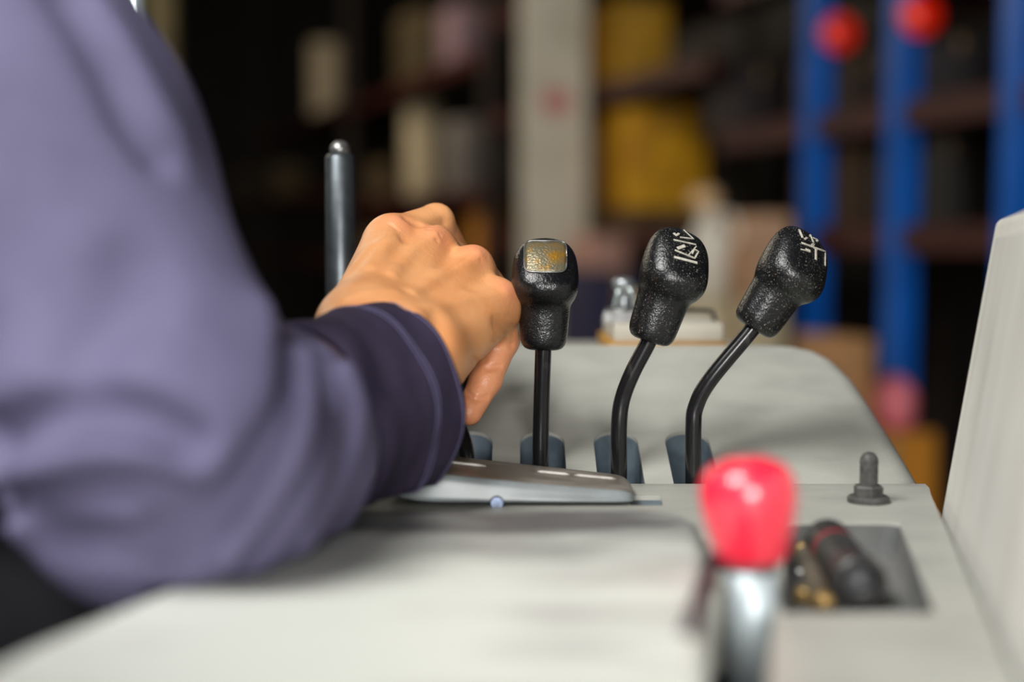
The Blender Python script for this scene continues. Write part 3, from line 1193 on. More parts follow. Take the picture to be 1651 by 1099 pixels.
# second: upright, brass plate on the crown
b2 = Vector((lever_x[1], YL, zb))
e2, k2, bv2 = lever(1, b2, [S(871, 745, YL), S(873, 650, 0.76)], S(876, 563, 0.757), S(880, 383.5, 0.757),
                    'upright black lever with a worn brass plate on its knob', k_smooth)
b3 = Vector((lever_x[2], YL, zb))
e3, k3, bv3 = lever(2, b3, [S(998, 755, YL), S(998, 690, 0.76), S(1003, 645, 0.76), S(1020, 600, 0.758)], S(1046, 550, 0.757), S(1106, 371, 0.757),
                    'black lever leaning slightly, its dusty knob marked with pale mast symbols', k_dusty, turn=0.25)
b4 = Vector((lever_x[3], YL, zb))
e4, k4, bv4 = lever(3, b4, [S(1118, 765, YL), S(1118, 690, 0.76), S(1122, 655, 0.76), S(1145, 612, 0.758)], S(1213, 530, 0.757), S(1310, 377, 0.757),
                    'black lever bent furthest sideways, its knob marked with pale fork symbols', k_dusty, turn=0.35)

# brass plate: a rounded rectangle laid on the slanted crown
G = []
nx, ny = 14, 12
for j in range(ny + 1):
    row = []
    for i in range(nx + 1):
        u, v = i / nx * 2 - 1, j / ny * 2 - 1
        row.append((u, v))
    G.append(row)
V, Fc, keep = [], [], {}
for j, row in enumerate(G):
    for i, (u, v) in enumerate(row):
        cu, cv = abs(u) - 0.78, abs(v) - 0.74
        if cu > 0 and cv > 0:
            r = math.hypot(cu / 0.22, cv / 0.26)
            if r > 1:
                u = math.copysign(0.78 + cu / r, u)
                v = math.copysign(0.74 + cv / r, v)
        V.append(hit(bv2, 879.5 + 32.5 * u, 414 + 24.0 * v, 0.0004)[0])
for j in range(ny):
    for i in range(nx):
        q = j * (nx + 1) + i
        Fc.append((q, q + nx + 1, q + nx + 2, q + 1))
pl = mk('knob_plate', V, Fc, M['brass'], k2)
sd = pl.modifiers.new('thick', 'SOLIDIFY')
sd.thickness = 0.0006
sd.offset = -1
pl['label'] = 'worn silver and brass plate on the crown'
rim = []
for k in range(48):
    t = 2 * math.pi * k / 48
    c, s_ = math.cos(t), math.sin(t)
    u, v = math.copysign(abs(c) ** 0.35, c), math.copysign(abs(s_) ** 0.35, s_)
    rim.append(hit(bv2, 879.5 + 33.6 * u, 414 + 25.0 * v, 0.0004)[0])
V, Fc = tube(rim + rim[:1], 0.00045, 8)
mk('plate_rim', V, Fc, M['silver'], k2)


def z1(x, y):          # pixel of the close-up crop -> pixel of the photograph
    return (1000 + x / 4.578, 340 + y / 4.578)


for pts, w in (([(395, 165), (412, 182), (432, 168)], 4.5), ([(468, 142), (540, 208), (440, 196)], 2.6), ([(392, 214), (556, 250)], 3),
               ([(420, 278), (475, 258)], 6.0), ([(402, 290), (548, 350), (576, 300), (545, 284), (528, 318)], 3),
               ([(396, 340), (566, 384)], 4.6), ([(500, 330), (560, 262)], 2)):
    stroke(k3, bv3, [z1(*p) for p in pts], w)
for pts, w in (([(1320, 140), (1345, 200)], 4), ([(1400, 166), (1424, 234)], 4), ([(1335, 236), (1512, 300), (1510, 406)], 3.6),
               ([(1424, 200), (1516, 250)], 3), ([(1452, 214), (1482, 226)], 6), ([(1442, 282), (1442, 362)], 4.4),
               ([(1330, 284), (1400, 300)], 2.4), ([(1366, 286), (1400, 298)], 5.5)):
    stroke(k4, bv4, [z1(*p) for p in pts], w)

# ------------------------------------------------------------------ polished rod behind the hand
yr = 0.872
rb = Vector(((550 - 825.5) / F * yr, yr, zslope(0, yr)))
rod = empty('steel_rod', rb)
tag(rod, 'thick dark steel rod with a rounded pale tip, upright behind the hand', 'rod')
zt = S(550, 226, yr).z
hh = zt - rb.z
V, Fc = lathe(rb, (0, 0, 1), [(-0.004, 0.0096), (0.0, 0.0096), (hh - 0.011, 0.0088), (hh - 0.0085, 0.0072)], 32)
mk('shaft', V, Fc, mat('blackened_steel', (104, 110, 114), 0.36, metal=0.85, rgb2=(84, 90, 94), nscale=60), rod)
V, Fc = lathe(rb + Vector((0, 0, hh - 0.0085)), (0, 0, 1), [(0, 0.0062), (0.004, 0.006), (0.0068, 0.0044), (0.0083, 0.002), (0.0086, 0)], 24)
mk('tip', V, Fc, M['silver'], rod)

# slim bright guard pole at the far left
gp = S(221, 300, 1.10)
pole = empty('guard_pole', (gp.x, gp.y, 0.0))
tag(pole, 'slim shiny pale metal pole rising behind the upper sleeve', 'pole')
V, Fc = lathe((gp.x, gp.y, 0.0), (0, 0, 1), [(0, 0.008), (2.2, 0.008)], 20)
mk('shaft', V, Fc, mat('pale_polished_steel', (214, 226, 226), 0.2, metal=0.7, rgb2=(196, 208, 208)), pole)
V, Fc = lathe((gp.x, gp.y, 0.0), (0, 0, 1), [(0, 0.03), (0.008, 0.03), (0.012, 0.012)], 20)
mk('foot', V, Fc, M['rubber'], pole)

# ------------------------------------------------------------------ clipboard on the rear shelf
yc = 0.985
zc_ = ZD + 0.0527
clip = empty('clipboard', (S(1060, 540, yc).x, yc, zc_))
tag(clip, 'clipboard with a thick stack of papers on the shelf behind the levers', 'clipboard')
x0, x1 = S(972, 540, yc).x, S(1152, 540, yc).x
V, Fc = box_vf((x0 + x1) / 2, yc, zc_ + 0.005, x1 - x0, 0.12, 0.010, bev=0.001)
flatshade(mk('board', V, Fc, mat('ochre_board', (168, 124, 52), 0.5, rgb2=(150, 108, 42)), clip), 40)
V, Fc = box_vf((x0 + x1) / 2 + 0.001, yc, zc_ + 0.0160, x1 - x0 - 0.006, 0.112, 0.0118, bev=0.001)
flatshade(mk('paper_stack', V, Fc, mat('cream_paper', (186, 181, 168), 0.8, rgb2=(172, 166, 152), nscale=300, stretch=(0.1, 0.1, 6)), clip), 40)
zp = zc_ + 0.0222
cxm = S(1000, 500, yc).x
clp = empty('bulldog_clip', (cxm, yc - 0.03, zp))
tag(clp, 'bright metal bulldog clip standing on the paper stack', 'clip')
V, Fc = prism([(cxm - 0.014, yc - 0.04), (cxm + 0.014, yc - 0.04), (cxm + 0.011, yc - 0.02), (cxm - 0.011, yc - 0.02)], zp, zp + 0.009)
bevel_top(flatshade(mk('jaw', V, Fc, M['silver'], clp), 30), 0.002, 3, lambda e: all(v.co.z > 0.008 for v in e.verts))
V, Fc = lathe((cxm, yc - 0.03, zp + 0.008), (0, 0, 1), [(0, 0.0065), (0.004, 0.006), (0.009, 0.0042), (0.0125, 0.0055), (0.015, 0.0078), (0.0185, 0.0082), (0.021, 0.006), (0.022, 0)], 24)
mk('thumb_piece', V, Fc, mat('bright_nickel', (150, 154, 158), 0.3, metal=0.8, rgb2=(180, 180, 180)), clp)
for s_ in (-1, 1):
    V, Fc = tube([(cxm + s_ * 0.0075, yc - 0.036, zp + 0.008), (cxm + s_ * 0.005, yc - 0.036, zp + 0.018), (cxm + s_ * 0.003, yc - 0.036, zp + 0.023)], 0.0011, 8)
    mk('wire_arm', V, Fc, MATS['pale_polished_steel'], clp)
xw0, xw1 = S(1088, 500, yc).x, S(1144, 500, yc).x
V, Fc = tube(catmull([(xw0, yc - 0.02, zp), (xw0, yc - 0.02, zp + 0.004), (xw0 + 0.003, yc - 0.02, zp + 0.0065), (xw1 - 0.004, yc - 0.02, zp + 0.0065),
                      (xw1 - 0.001, yc - 0.022, zp + 0.005), (xw1, yc - 0.024, zp)], 6), 0.0015, 10)
wire = mk('wire_bail', V, Fc, M['black'], origin=(xw0, yc - 0.02, zp))
tag(wire, 'black bent wire bail standing on the paper stack behind the levers', 'wire')

# ------------------------------------------------------------------ toggle switch
tp = dk(1400, 809)
sw = empty('toggle_switch', tp)
tag(sw, 'grey rubber-booted toggle switch on the deck beside the tray', 'switch')
V, Fc = lathe(tp, (0, 0, 1), [(0, 0.0103), (0.0022, 0.0103), (0.0032, 0.0093), (0.0032, 0.004)], 36)
flatshade(mk('washer', V, Fc, M['rubber'], sw), 30)
V, Fc = lathe(tp + Vector((0, 0, 0.003)), (0, 0, 1), [(0, 0.0074), (0.0045, 0.0074), (0.0055, 0.0066), (0.0055, 0.003)], 6)
flatshade(mk('nut', V, Fc, M['rubber'], sw), 30)
prof = [(0, 0.0046)]
for k in range(6):
    prof += [(0.001 + k * 0.0017, 0.0046), (0.0018 + k * 0.0017, 0.0043)]
prof += [(0.0118, 0.0046), (0.0142, 0.0042), (0.016, 0.003), (0.0168, 0.0015), (0.017, 0)]
V, Fc = lathe(tp + Vector((0, 0, 0.008)), (0, 0, 1), prof, 28)
mk('boot', V, Fc, M['rubber'], sw)

# ------------------------------------------------------------------ things in the tray
ZT = ZD - 0.0125
# torch: lies on its barrel, lens end away from us, tail towards us
tr = 0.0102
ta = on_plane(1388, 940, (0, 0, ZT + tr), UP)
tb = on_plane(1333, 872, (0, 0, ZT + tr), UP)
ax = (tb - ta)
Lt = ax.length
torch = empty('torch', (ta + tb) / 2 - Vector((0, 0, tr)))
tag(torch, 'small black torch with red rings lying in the tray', 'torch')
n_ = 32
bl = mat('black_anodised_metal', (38, 37, 38), 0.38, rgb2=(56, 54, 52), nscale=200)
rd = mat('dull_red_ring', (150, 40, 48), 0.4, rgb2=(128, 32, 40))
V, Fc = lathe(ta, ax, [(0.005, 0.0060), (0.0045, 0.0070), (0.0, 0.0076), (0.0, 0.0092), (0.001, tr), (0.012, tr), (0.0125, 0.0088), (0.016, 0.0088)], n_)
flatshade(mk('tail_cap', V, Fc, bl, torch), 30)
V, Fc = lathe(ta + ax.normalized() * 0.0035, ax, [(0, 0), (0, 0.0048), (0.002, 0.006)], n_)
mk('tail_button', V, Fc, mat('grey_button_rubber', (92, 92, 96), 0.6, rgb2=(80, 80, 84)), torch)
V, Fc = lathe(ta + ax.normalized() * 0.0125, ax, [(0, 0.0080), (0, 0.0097), (0.0025, 0.0097), (0.0025, 0.0080)], n_)
mk('ring', V, Fc, rd, torch)
V, Fc = lathe(ta + ax.normalized() * 0.015, ax, [(0, 0.0084), (0.002, 0.0094), (Lt * 0.5, 0.0094), (Lt * 0.52, 0.0084)], n_)
mk('barrel', V, Fc, bl, torch)
V, Fc = lathe(ta + ax.normalized() * (0.015 + Lt * 0.5), ax, [(0, 0.0080), (0, 0.0094), (0.005, 0.0094), (0.005, 0.0080)], n_)
mk('ring', V, Fc, rd, torch)
V, Fc = lathe(ta + ax.normalized() * (0.018 + Lt * 0.5), ax, [(0, 0.0082), (0.003, 0.0096), (Lt * 0.48 - 0.018, tr), (Lt * 0.5 - 0.018, 0.0090), (Lt * 0.48 - 0.018, 0.007)], n_)
mk('head', V, Fc, bl, torch)
# slim rod with brass ends
pr = 0.0046
pa, pb = on_plane(1328, 975, (0, 0, ZT + pr), UP), on_plane(1297, 886, (0, 0, ZT + pr), UP)
ax = pb - pa
pen = empty('brass_tipped_rod', (pa + pb) / 2 - Vector((0, 0, pr)))
tag(pen, 'slim brown rod with brass-coloured ends lying beside the torch', 'rod')
V, Fc = lathe(pa, ax, [(0.006, 0.0042), (0.007, 0.0045), (ax.length - 0.01, 0.0045), (ax.length - 0.009, 0.0042)], 24)
mk('shaft', V, Fc, mat('grey_brown_plastic', (92, 84, 72), 0.45, rgb2=(76, 68, 58), nscale=80), pen)
V, Fc = lathe(pa, ax, [(0, 0.0018), (0.0006, 0.0036), (0.002, 0.0046), (0.0065, 0.0046), (0.0065, 0.003)], 24)
mk('end_cap', V, Fc, M['gold'], pen)
V, Fc = lathe(pb, -ax, [(0, 0.0018), (0.0006, 0.0036), (0.002, 0.0046), (0.0095, 0.0046), (0.0095, 0.003)], 24)
mk('end_cap', V, Fc, M['gold'], pen)
for px, py, r, m_, nm, lb, ct_ in ((1283, 936, 0.0050, M['silver'], 'hex_nut', 'shiny silver nut lying beside the brown rod', 'nut'),
                                   (1287, 968, 0.0046, M['gold'], 'brass_washer', 'small brass washer stack in the tray beside the brown rod', 'washer')):
    c = on_plane(px, py, (0, 0, ZT), UP)
    c.x = max(c.x, shear(0.1508, c.y) + r)
    sides = 6 if nm == 'hex_nut' else 24
    V, Fc = lathe(c, (0, 0, 1), [(0.0, r * .55), (0, r), (0.0045, r), (0.005, r * .9), (0.005, r * .55), (0.001, r * .5)], sides)
    tag(flatshade(mk(nm, V, Fc, m_, origin=c), 30), lb, ct_)

# ------------------------------------------------------------------ red-knobbed lever in the foreground
yk = 0.497
kb, kt = S(1212, 905, yk), S(1203, 742, yk)
rl = empty('red_lever', (kb.x, kb.y, ZD - 0.0985))
tag(rl, 'short lever with a glossy red knob on a bright metal stem', 'lever')
a_, f_, s_ = frame(kt - kb)
Lk = (kt - kb).length
prof = [(0, .0100), (0.0008, .0116), (0.003, .0129), (0.008, .0144), (0.0135, .0158), (0.0185, .0168), (0.0230, .0172), (0.0272, .0168), (0.0305, .0156), (0.0332, .0135), (0.0347, .0106), (0.0353, .0088)]
pp = catmull([Vector((h, r, 0)) for h, r in prof], 4)
V, Fc = lathe(kb, kt - kb, [(p.x * Lk / 0.0353, p.y) for p in pp], 40)
kn = mk('knob', V, Fc, M['red'], rl)
V, Fc = lathe(kt - a_ * 0.0006, a_, [(0, 0.0084), (0.0012, 0.0082), (0.0015, 0.0074), (0.0015, 0)], 32)
mk('cap_disc', V, Fc, M['red'], kn)
st0 = Vector((kb.x + 0.001, kb.y - 0.002, ZD - 0.0985))
V, Fc = tube([st0, kb + Vector((0.0005, -0.001, -0.02)), kb + a_ * 0.004], 0.0090, 28)
mk('stem', V, Fc, M['chrome'], rl)
V, Fc = lathe(kb - a_ * 0.003, a_, [(0, 0.0092), (0.004, 0.0098), (0.0042, 0.008)], 28)
mk('collar', V, Fc, M['rubber'], rl)

# ------------------------------------------------------------------ upright side panel on the right
f0, f1 = PF0, S(1606, 352, 0.715)
nb = PNB
d_in = (Vector((nb.x, nb.y, 0)) - Vector((f0.x, f0.y, 0))).normalized()
pan = empty('side_panel', (f0.x, f0.y, ZD - 0.03))
tag(pan, 'tall pale grey plastic side panel beside the tray', 'panel')
lean = (f1 - f0)
outw = Vector((-d_in.y, d_in.x, 0))
if outw.x < 0:
    outw = -outw
Lp = 0.40
b0 = f0 - lean * 0.3
pts = [b0, f1 - lean * 0.015, f1 + d_in * 0.004, f1 + d_in * Lp + Vector((0, 0, 0.012)), b0 + d_in * Lp]
V = [p for p in pts] + [p + outw * 0.02 for p in pts]
n_ = len(pts)
Fc = [tuple(range(n_)), tuple(range(2 * n_ - 1, n_ - 1, -1))] + [(j, (j + 1) % n_, (j + 1) % n_ + n_, j + n_) for j in range(n_)]
o = mk('shell', V, Fc, M['panel'], pan)
flatshade(o, 30)
bevel_top(o, 0.004, 4, lambda e: len(e.link_faces) == 2 and e.calc_face_angle(0) > 0.9)
# recessed field of the panel, proud rim left around it
q0 = f0 - lean * 0.2 + d_in * 0.022
V = [q0, f1 - lean * 0.06 + d_in * 0.022, f1 - lean * 0.06 + d_in * (Lp - 0.03) + Vector((0, 0, 0.01)), q0 + d_in * (Lp - 0.06)]
V = [p - outw * 0.0012 for p in V] + [p + outw * 0.004 for p in V]
Fc = [(0, 1, 2, 3), (7, 6, 5, 4)] + [(j, (j + 1) % 4, (j + 1) % 4 + 4, j + 4) for j in range(4)]
o = flatshade(mk('inner_field', V, Fc, mat('panel_field_plastic', (208, 208, 202), 0.45, rgb2=(190, 188, 182), nscale=18, nlo=0.45, nhi=0.7, stretch=(1, 2.5, 0.4)), pan), 30)
bevel_top(o, 0.001, 2, lambda e: True)

# ------------------------------------------------------------------ the operator: hand and forearm, jacket sleeve
n_d = Vector((0.33, -0.61, 0.73)).normalized()       # back-of-hand normal


def under(px, py, Y, r):
    """bone centre lying r below the skin point seen at a pixel"""
    return S(px, py, Y) - n_d * r


mcp = [under(642, 357, 0.762, 0.0120), under(706, 373, 0.764, 0.0122), under(771, 408, 0.757, 0.0112), under(808, 462, 0.746, 0.0105)]
mr = [0.0116, 0.0120, 0.0110, 0.0100]
wr_r, wr_u = S(588, 533, 0.694), S(678, 577, 0.690)
carp = [wr_r.lerp(wr_u, t) + Vector((0.006, 0.012, 0.006)) for t in (0.02, 0.33, 0.66, 0.95)]
fore_r, fore_u = S(425, 690, 0.600), S(462, 724, 0.600)
fingers = [  # mcp -> pip -> dip -> tip, radii
    ([mcp[0], S(703, 358, 0.800), S(742, 428, 0.838), S(726, 486, 0.834)], [0.0112, 0.0102, 0.0086, 0.0072]),
    ([mcp[1], S(764, 440, 0.812), S(762, 508, 0.836), S(738, 552, 0.828)], [0.0115, 0.0100, 0.0088, 0.0074]),
    ([mcp[2], S(806, 482, 0.794), S(800, 552, 0.818), S(774, 596, 0.815)], [0.0108, 0.0092, 0.0082, 0.0070]),
    ([mcp[3], S(809, 548, 0.766), S(783, 612, 0.757), S(756, 664, 0.748)], [0.0105, 0.0094, 0.0086, 0.0072])]
thumb = [S(566, 545, 0.705), S(606, 478, 0.757), S(658, 462, 0.800), S(690, 486, 0.822)]
tr_ = [0.0150, 0.0120, 0.0102, 0.0078]
HYP = (S(700, 580, 0.708), S(796, 500, 0.752))


def hand_base(P):
    d = capsule(P, fore_r, wr_r, 0.021, 0.0185)
    d = smin(d, capsule(P, fore_u, wr_u, 0.020, 0.0178), 0.016)
    d = smin(d, capsule(P, wr_r, wr_u, 0.0185, 0.0180), 0.014)
    m = None
    for c, k, r in zip(carp, mcp, mr):
        e = capsule(P, c, k, 0.0150, r)
        m = e if m is None else smin(m, e, 0.0115)
    pal = -n_d
    for t, (c, k) in enumerate(zip(carp, mcp)):           # flesh of the palm
        e = capsule(P, c + pal * 0.008, k + pal * 0.009 - (k - c) * 0.08, 0.013, 0.0105)
        m = smin(m, e, 0.010)
    d = smin(d, m, 0.012)
    d = smin(d, capsule(P, HYP[0], HYP[1], 0.0165, 0.0120), 0.012)     # heel of the hand, little-finger side
    t = capsule(P, thumb[0], thumb[1], tr_[0], tr_[1])
    d = smin(d, t, 0.016)
    d = smin(d, capsule(P, carp[0] + pal * 0.010, thumb[1].lerp(mcp[0], 0.4) + pal * 0.004, 0.012, 0.007), 0.014)   # web of the thumb
    d = smin(d, capsule(P, wr_r + Vector((-0.002, 0.006, 0.004)), mcp[0] + Vector((-0.004, -0.004, -0.004)), 0.0175, 0.0095), 0.012)
    t = smin(capsule(P, thumb[1], thumb[2], tr_[1], tr_[2]), capsule(P, thumb[2], thumb[3], tr_[2], tr_[3]), 0.003)
    d = smin(d, t, 0.005)
    fs = None
    for J, R in fingers:
        e = capsule(P, J[0], J[1], R[0], R[1])
        e = smin(e, capsule(P, J[1], J[2], R[1] * 0.97, R[2]), 0.003)
        e = smin(e, capsule(P, J[2], J[3], R[2], R[3]), 0.0025)
        d = smin(d, e, 0.0065)
    return d


# knuckles, tendons and creases, set on the skin by where the photograph shows them
kn_pts = [(644, 357, 0.0052, 0.010), (703, 374, 0.0058, 0.0095), (770, 404, 0.0052, 0.010), (820, 466, 0.0042, 0.010)]
tendons = [([(596, 428), (630, 378)], .0014, .0045), ([(632, 440), (668, 398), (698, 380)], .0019, .0040),
           ([(665, 470), (715, 440), (768, 412)], .0020, .0040), ([(690, 497), (760, 478), (812, 472)], .0014, .0045),
           ([(556, 445), (590, 402), (640, 386)], .0011, .0035), ([(640, 470), (600, 470), (560, 478)], .0008, .0035)]
valleys = [([(652, 388), (640, 420)], .0013, .006), ([(726, 398), (718, 428)], .0014, .007), ([(786, 440), (760, 460)], .0009, .007),
           ([(700, 510), (704, 560)], .0026, .0060), ([(745, 372), (748, 392)], .0022, .005), ([(656, 352), (690, 362), (716, 360)], .0014, .0032),
           ([(800, 520), (832, 535)], .0018, .0030)]
creases = [([(766, 584), (786, 594), (806, 590)], .0019, .0014), ([(750, 630), (766, 644), (786, 640)], .0019, .0014), ([(798, 546), (826, 556)], .0018, .0015),
           ([(760, 578), (782, 580)], .0012, .0012), ([(690, 370), (708, 380)], .0009, .0011), ([(688, 380), (704, 388)], .0009, .0011),
           ([(628, 362), (640, 370)], .0007, .0011), ([(760, 412), (774, 420)], .0007, .0012)]
ulna = trace(hand_base, 662, 512)


def on_skin(lst):
    out = []
    for pts, a, w in lst:
        q = [trace(hand_base, *p) for p in pts]
        q = [p for p in q if p is not None]
        if len(q) > 1:
            out.append((q, a, w))
    return out


kn3 = [(trace(hand_base, a, b), r, w) for a, b, r, w in kn_pts]
ten3, val3, cre3 = on_skin(tendons), on_skin(valleys), on_skin(creases)


def hand_fn(P):
    d = hand_base(P)
    near = np.abs(d) < 0.012
    Q = P[near]
    e = d[near]
    for p, r, w in kn3:
        if p is not None:
            q = np.linalg.norm(Q - v3(p), axis=1)
            e = e - 0.0011 * np.exp(-(q / (w * 0.75)) ** 2)
    if ulna is not None:
        q = np.linalg.norm(Q - v3(ulna), axis=1)
        e = e - 0.0045 * np.exp(-(q / 0.0115) ** 2)
    for pts, a, w in ten3:
        e = press(Q, e, pts, -a, w)
    for pts, a, w in val3 + cre3:
        e = press(Q, e, pts, a, w)
    d[near] = e
    return d


allp = [p for J, _ in fingers for p in J] + thumb + [wr_r, wr_u] + mcp + [fore_r.lerp(wr_r, 0.45)]
lo = [min(p[i] for p in allp) - 0.026 for i in range(3)]
hi = [max(p[i] for p in allp) + 0.022 for i in range(3)]
V, Q = surface_nets(hand_fn, lo, hi, 0.0008)
V = relax(V, Q, 2)
person = mk('person', V, Q, M['skin'], origin=fore_r)
tag(person, 'person in a lavender-grey work jacket, right hand gripping a lever', 'person')
fl = np.zeros(len(V), np.float32)
for p, r, w in kn3:
    if p is not None:
        fl = np.maximum(fl, 0.5 * np.exp(-(np.linalg.norm(V - v3(p), axis=1) / 0.009) ** 2))
fl = np.maximum(fl, 0.55 * np.exp(-(polyline_d(V.astype(np.float32), [v3(p) for p in fingers[3][0][1:]]) / 0.013) ** 4))
at = person.data.attributes.new('flush', 'FLOAT', 'POINT')
if len(at.data) == len(fl):
    at.data.foreach_set('value', fl)

# sleeve and body of the jacket
EL = S(258, 742, 0.500)
MID = S(402, 722, 0.570)
CUF = S(474, 704, 0.628)
UA1, UA2 = S(58, 250, 0.55), S(-135, -100, 0.585)
SH = UA2 + (UA2 - UA1).normalized() * 0.10
TOR = [Vector((-0.345, 0.60, ZC - 0.16)), Vector((-0.345, 0.60, ZC + 0.16))]


def sleeve_base(P):
    d = capsule(P, EL, MID, 0.0475, 0.0470)
    d = smin(d, capsule(P, MID, CUF, 0.0470, 0.0390), 0.02)
    u = capsule(P, EL + Vector((0.004, 0.0, 0.004)), UA1, 0.051, 0.058)
    u = smin(u, capsule(P, UA1, UA2, 0.058, 0.064), 0.03)
    u = smin(u, capsule(P, UA2, SH, 0.064, 0.075), 0.03)
    d = smin(d, u, 0.030)
    t = capsule(P, TOR[0], TOR[1], 0.135, 0.12)
    return smin(d, t, 0.02)


ridges = [([(150, 20), (215, 120), (270, 215)], .0035, .013), ([(0, 770), (100, 742), (220, 728), (290, 750)], .0060, .010),
          ([(330, 640), (250, 640), (120, 620), (20, 630)], .004, .016),
          ([(486, 575), (484, 690), (436, 800), (370, 890)], .0052, .0065), ([(556, 600), (575, 670), (552, 770), (490, 870)], .0055, .0060),
          ([(300, 560), (380, 600), (420, 650)], .003, .014),
          ([(20, 840), (130, 835), (240, 820)], .005, .008), ([(445, 530), (420, 640), (350, 740)], .004, .014)]
vals = [([(110, 0), (165, 90), (215, 190), (255, 245)], .0045, .009), ([(0, 715), (60, 684), (150, 668), (235, 682), (300, 715)], .0085, .009),
        ([(0, 808), (100, 800), (210, 790), (280, 800)], .0065, .008), ([(215, 430), (190, 505), (135, 575)], .0040, .014),
        ([(462, 550), (450, 650), (400, 760), (335, 850), (290, 905)], .0080, .0075), ([(522, 570), (528, 680), (488, 790), (420, 885)], .0075, .0065),
        ([(455, 528), (490, 545), (520, 556)], .0050, .006),
        ([(60, 862), (150, 872), (220, 880), (300, 850)], .0070, .010)]


def on_cloth(lst):
    out = []
    for pts, a, w in lst:
        q = [trace(sleeve_base, *p) for p in pts]
        q = [p for p in q if p is not None]
        if len(q) > 1:
            out.append((catmull(q, 4), a, w))
    return out


rid3, va3 = on_cloth(ridges), on_cloth(vals)
cut_n = (CUF - MID).normalized()
cut_p = CUF + cut_n * 0.012


def sleeve_fn(P):
    d = sleeve_base(P)
    near = np.abs(d) < 0.025
    Q = P[near]
    e = d[near]
    for pts, a, w in rid3:
        e = press(Q, e, pts, -a * 1.5, w)
    for pts, a, w in va3:
        e = press(Q, e, pts, a * 2.1, w * 0.9)
    # soft random drape
    e = e + 0.0006 * np.sin(Q[:, 0] * 95 + Q[:, 2] * 70) * np.sin(Q[:, 1] * 60 - Q[:, 2] * 85)
    d[near] = e
    # nothing sinks into the armrest, and the sleeve ends inside the cuff
    d = smax(d, (ZD + 0.0134 - 0.0042 * np.maximum(0, (P[:, 1] - 0.50) / 0.132) + 0.004 * np.maximum(0, (0.50 - P[:, 1]) / 0.2) - P[:, 2]) * (P[:, 0] > -0.122) - 1.0 * (P[:, 0] <= -0.122), 0.004)
    return np.maximum(d, (P - v3(cut_p)) @ v3(cut_n))


V, Q = surface_nets(sleeve_fn, (-0.50, 0.395, ZC - 0.30), (0.0, 0.76, ZC + 0.31), 0.0023)
V = relax(V, Q, 3)
jacket = mk('jacket', V, Q, M['cloth'], person)
jacket['label'] = 'lavender-grey twill work jacket with deep sleeve folds'

# cuff: a hollow band, wider than the wrist, hanging down onto the palm rest
RC = S(627, 650, 0.686)
a_, f_, s_ = frame((0.50, 0.85, 0.10), (0, 0, 1))       # f_ up, s_ sideways
Nn = 72


def cuff_ring(back, grow, drop=0.0):
    c = RC - a_ * back + Vector((0, 0, -drop))
    out = []
    for j in range(Nn):
        t = 2 * math.pi * j / Nn
        cs, sn = math.cos(t), math.sin(t)
        up = 0.0465 if cs > 0 else 0.0440
        r_s, r_u = 0.0435 + grow, up + 0.0025 + grow
        wob = 0.0008 * math.sin(3 * t + 1) + 0.0006 * math.sin(7 * t + back * 200) + min(back / 0.06, 1) * 0.0016 * math.sin(5 * t + back * 60)
        p = c + f_ * (cs * (r_u + wob)) + s_ * (sn * (r_s + wob))
        p += a_ * (0.004 * cs)
        p.z = max(p.z, ZD + 0.0125)
        out.append(p)
    return out


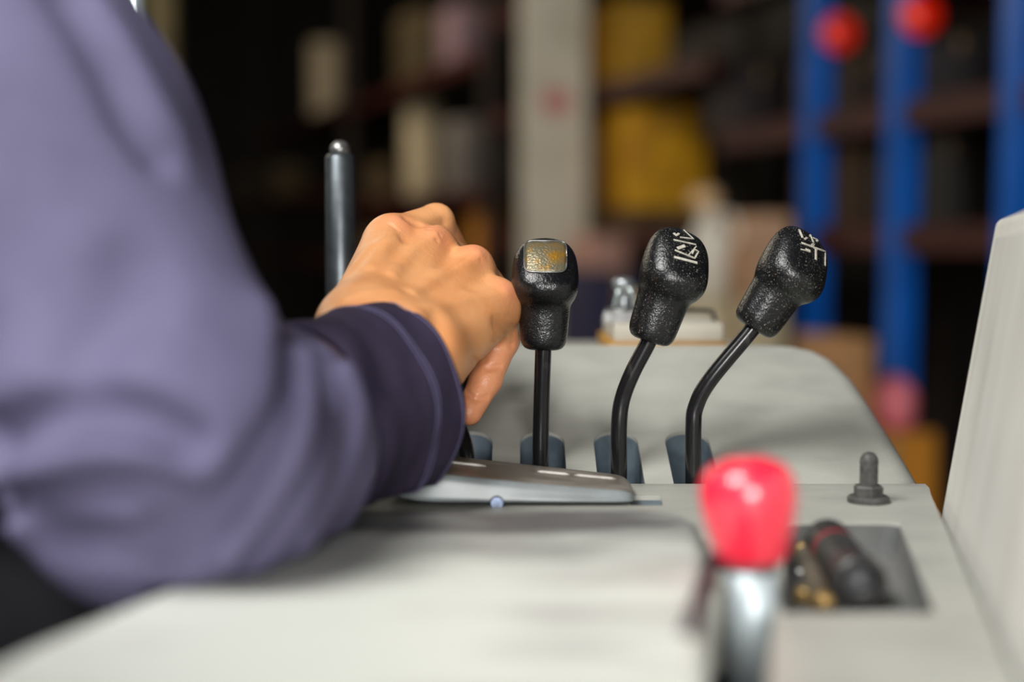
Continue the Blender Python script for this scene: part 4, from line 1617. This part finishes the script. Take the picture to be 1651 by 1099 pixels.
outer = [cuff_ring(0.071, -0.0015, 0.001), cuff_ring(0.072, 0.0012, 0.001), cuff_ring(0.069, 0.0030, 0.001), cuff_ring(0.060, 0.0022, 0.001), cuff_ring(0.051, -0.0012, 0.0), cuff_ring(0.043, 0.0006), cuff_ring(0.034, -0.0006), cuff_ring(0.028, 0.0006),
         cuff_ring(0.016, 0.0002), cuff_ring(0.006, 0.0002), cuff_ring(0.0015, 0.0008), cuff_ring(0.0, 0.0), cuff_ring(-0.0004, -0.0014), cuff_ring(0.0006, -0.0028),
         cuff_ring(0.02, -0.0034), cuff_ring(0.045, -0.0044), cuff_ring(0.066, -0.0030)]
V, Fc = loft(outer, caps=False)
cf = mk('cuff', V, Fc, M['cuffm'], jacket)
cf['label'] = 'darker plum cuff with pale blue stitching'
sb = cf.modifiers.new('sub', 'SUBSURF')
sb.levels = sb.render_levels = 1
for bk in (0.0225, 0.0255, 0.0035):
    R = cuff_ring(bk, 0.0006)
    V, Fc = tube(R + R[:1], 0.00035, 8, ref=(0.3, 0.2, 0.9))
    mk('stitch_seam', V, Fc, M['stitch'], jacket)

# dark trousers of the seated operator
def trouser_fn(P):
    d = ellipsoid(P, (-0.335, 0.575, ZC - 0.195), ((1, 0, 0), (0, 1, 0), (0, 0, 1)), (0.172, 0.165, 0.103))
    for sx in (-0.42, -0.31):
        d = smin(d, capsule(P, (sx, 0.60, ZC - 0.226), (sx - 0.01, 0.92, ZC - 0.236), 0.072, 0.060), 0.03)
    return d + 0.0015 * np.sin(P[:, 1] * 70 + P[:, 0] * 60)


V, Q = surface_nets(trouser_fn, (-0.53, 0.38, ZC - 0.70), (-0.14, 1.17, ZC - 0.06), 0.006)
tro = mk('trousers', relax(V, Q, 3), Q, mat('dark_navy_trouser_cloth', (26, 24, 32), 0.85, rgb2=(20, 18, 26), nscale=40), person)

# ------------------------------------------------------------------ seat beside the console
seat = empty('operator_seat', (-0.36, 0.42, 0.0))
tag(seat, 'grey-beige operator seat seen low behind the elbow', 'seat')
sm = mat('grey_beige_vinyl', (150, 144, 132), 0.55, rgb2=(132, 126, 114), nscale=20)
V, Fc = box_vf(-0.37, 0.50, ZC - 0.36, 0.44, 0.50, 0.12, bev=0.035, seg=5)
mk('cushion', V, Fc, sm, seat)
V, Fc = box_vf(-0.215, 0.305, ZC - 0.20, 0.115, 0.20, 0.208, bev=0.03, seg=5)
mk('side_bolster', V, Fc, sm, seat)
V, Fc = box_vf(-0.42, 0.21, ZC - 0.12, 0.42, 0.10, 0.60, bev=0.035, seg=5)
mk('backrest', V, Fc, sm, seat)
V, Fc = box_vf(-0.37, 0.48, (ZC - 0.42) / 2, 0.36, 0.42, ZC - 0.42, bev=0.01)
flatshade(mk('seat_box', V, Fc, M['void'], seat), 40)
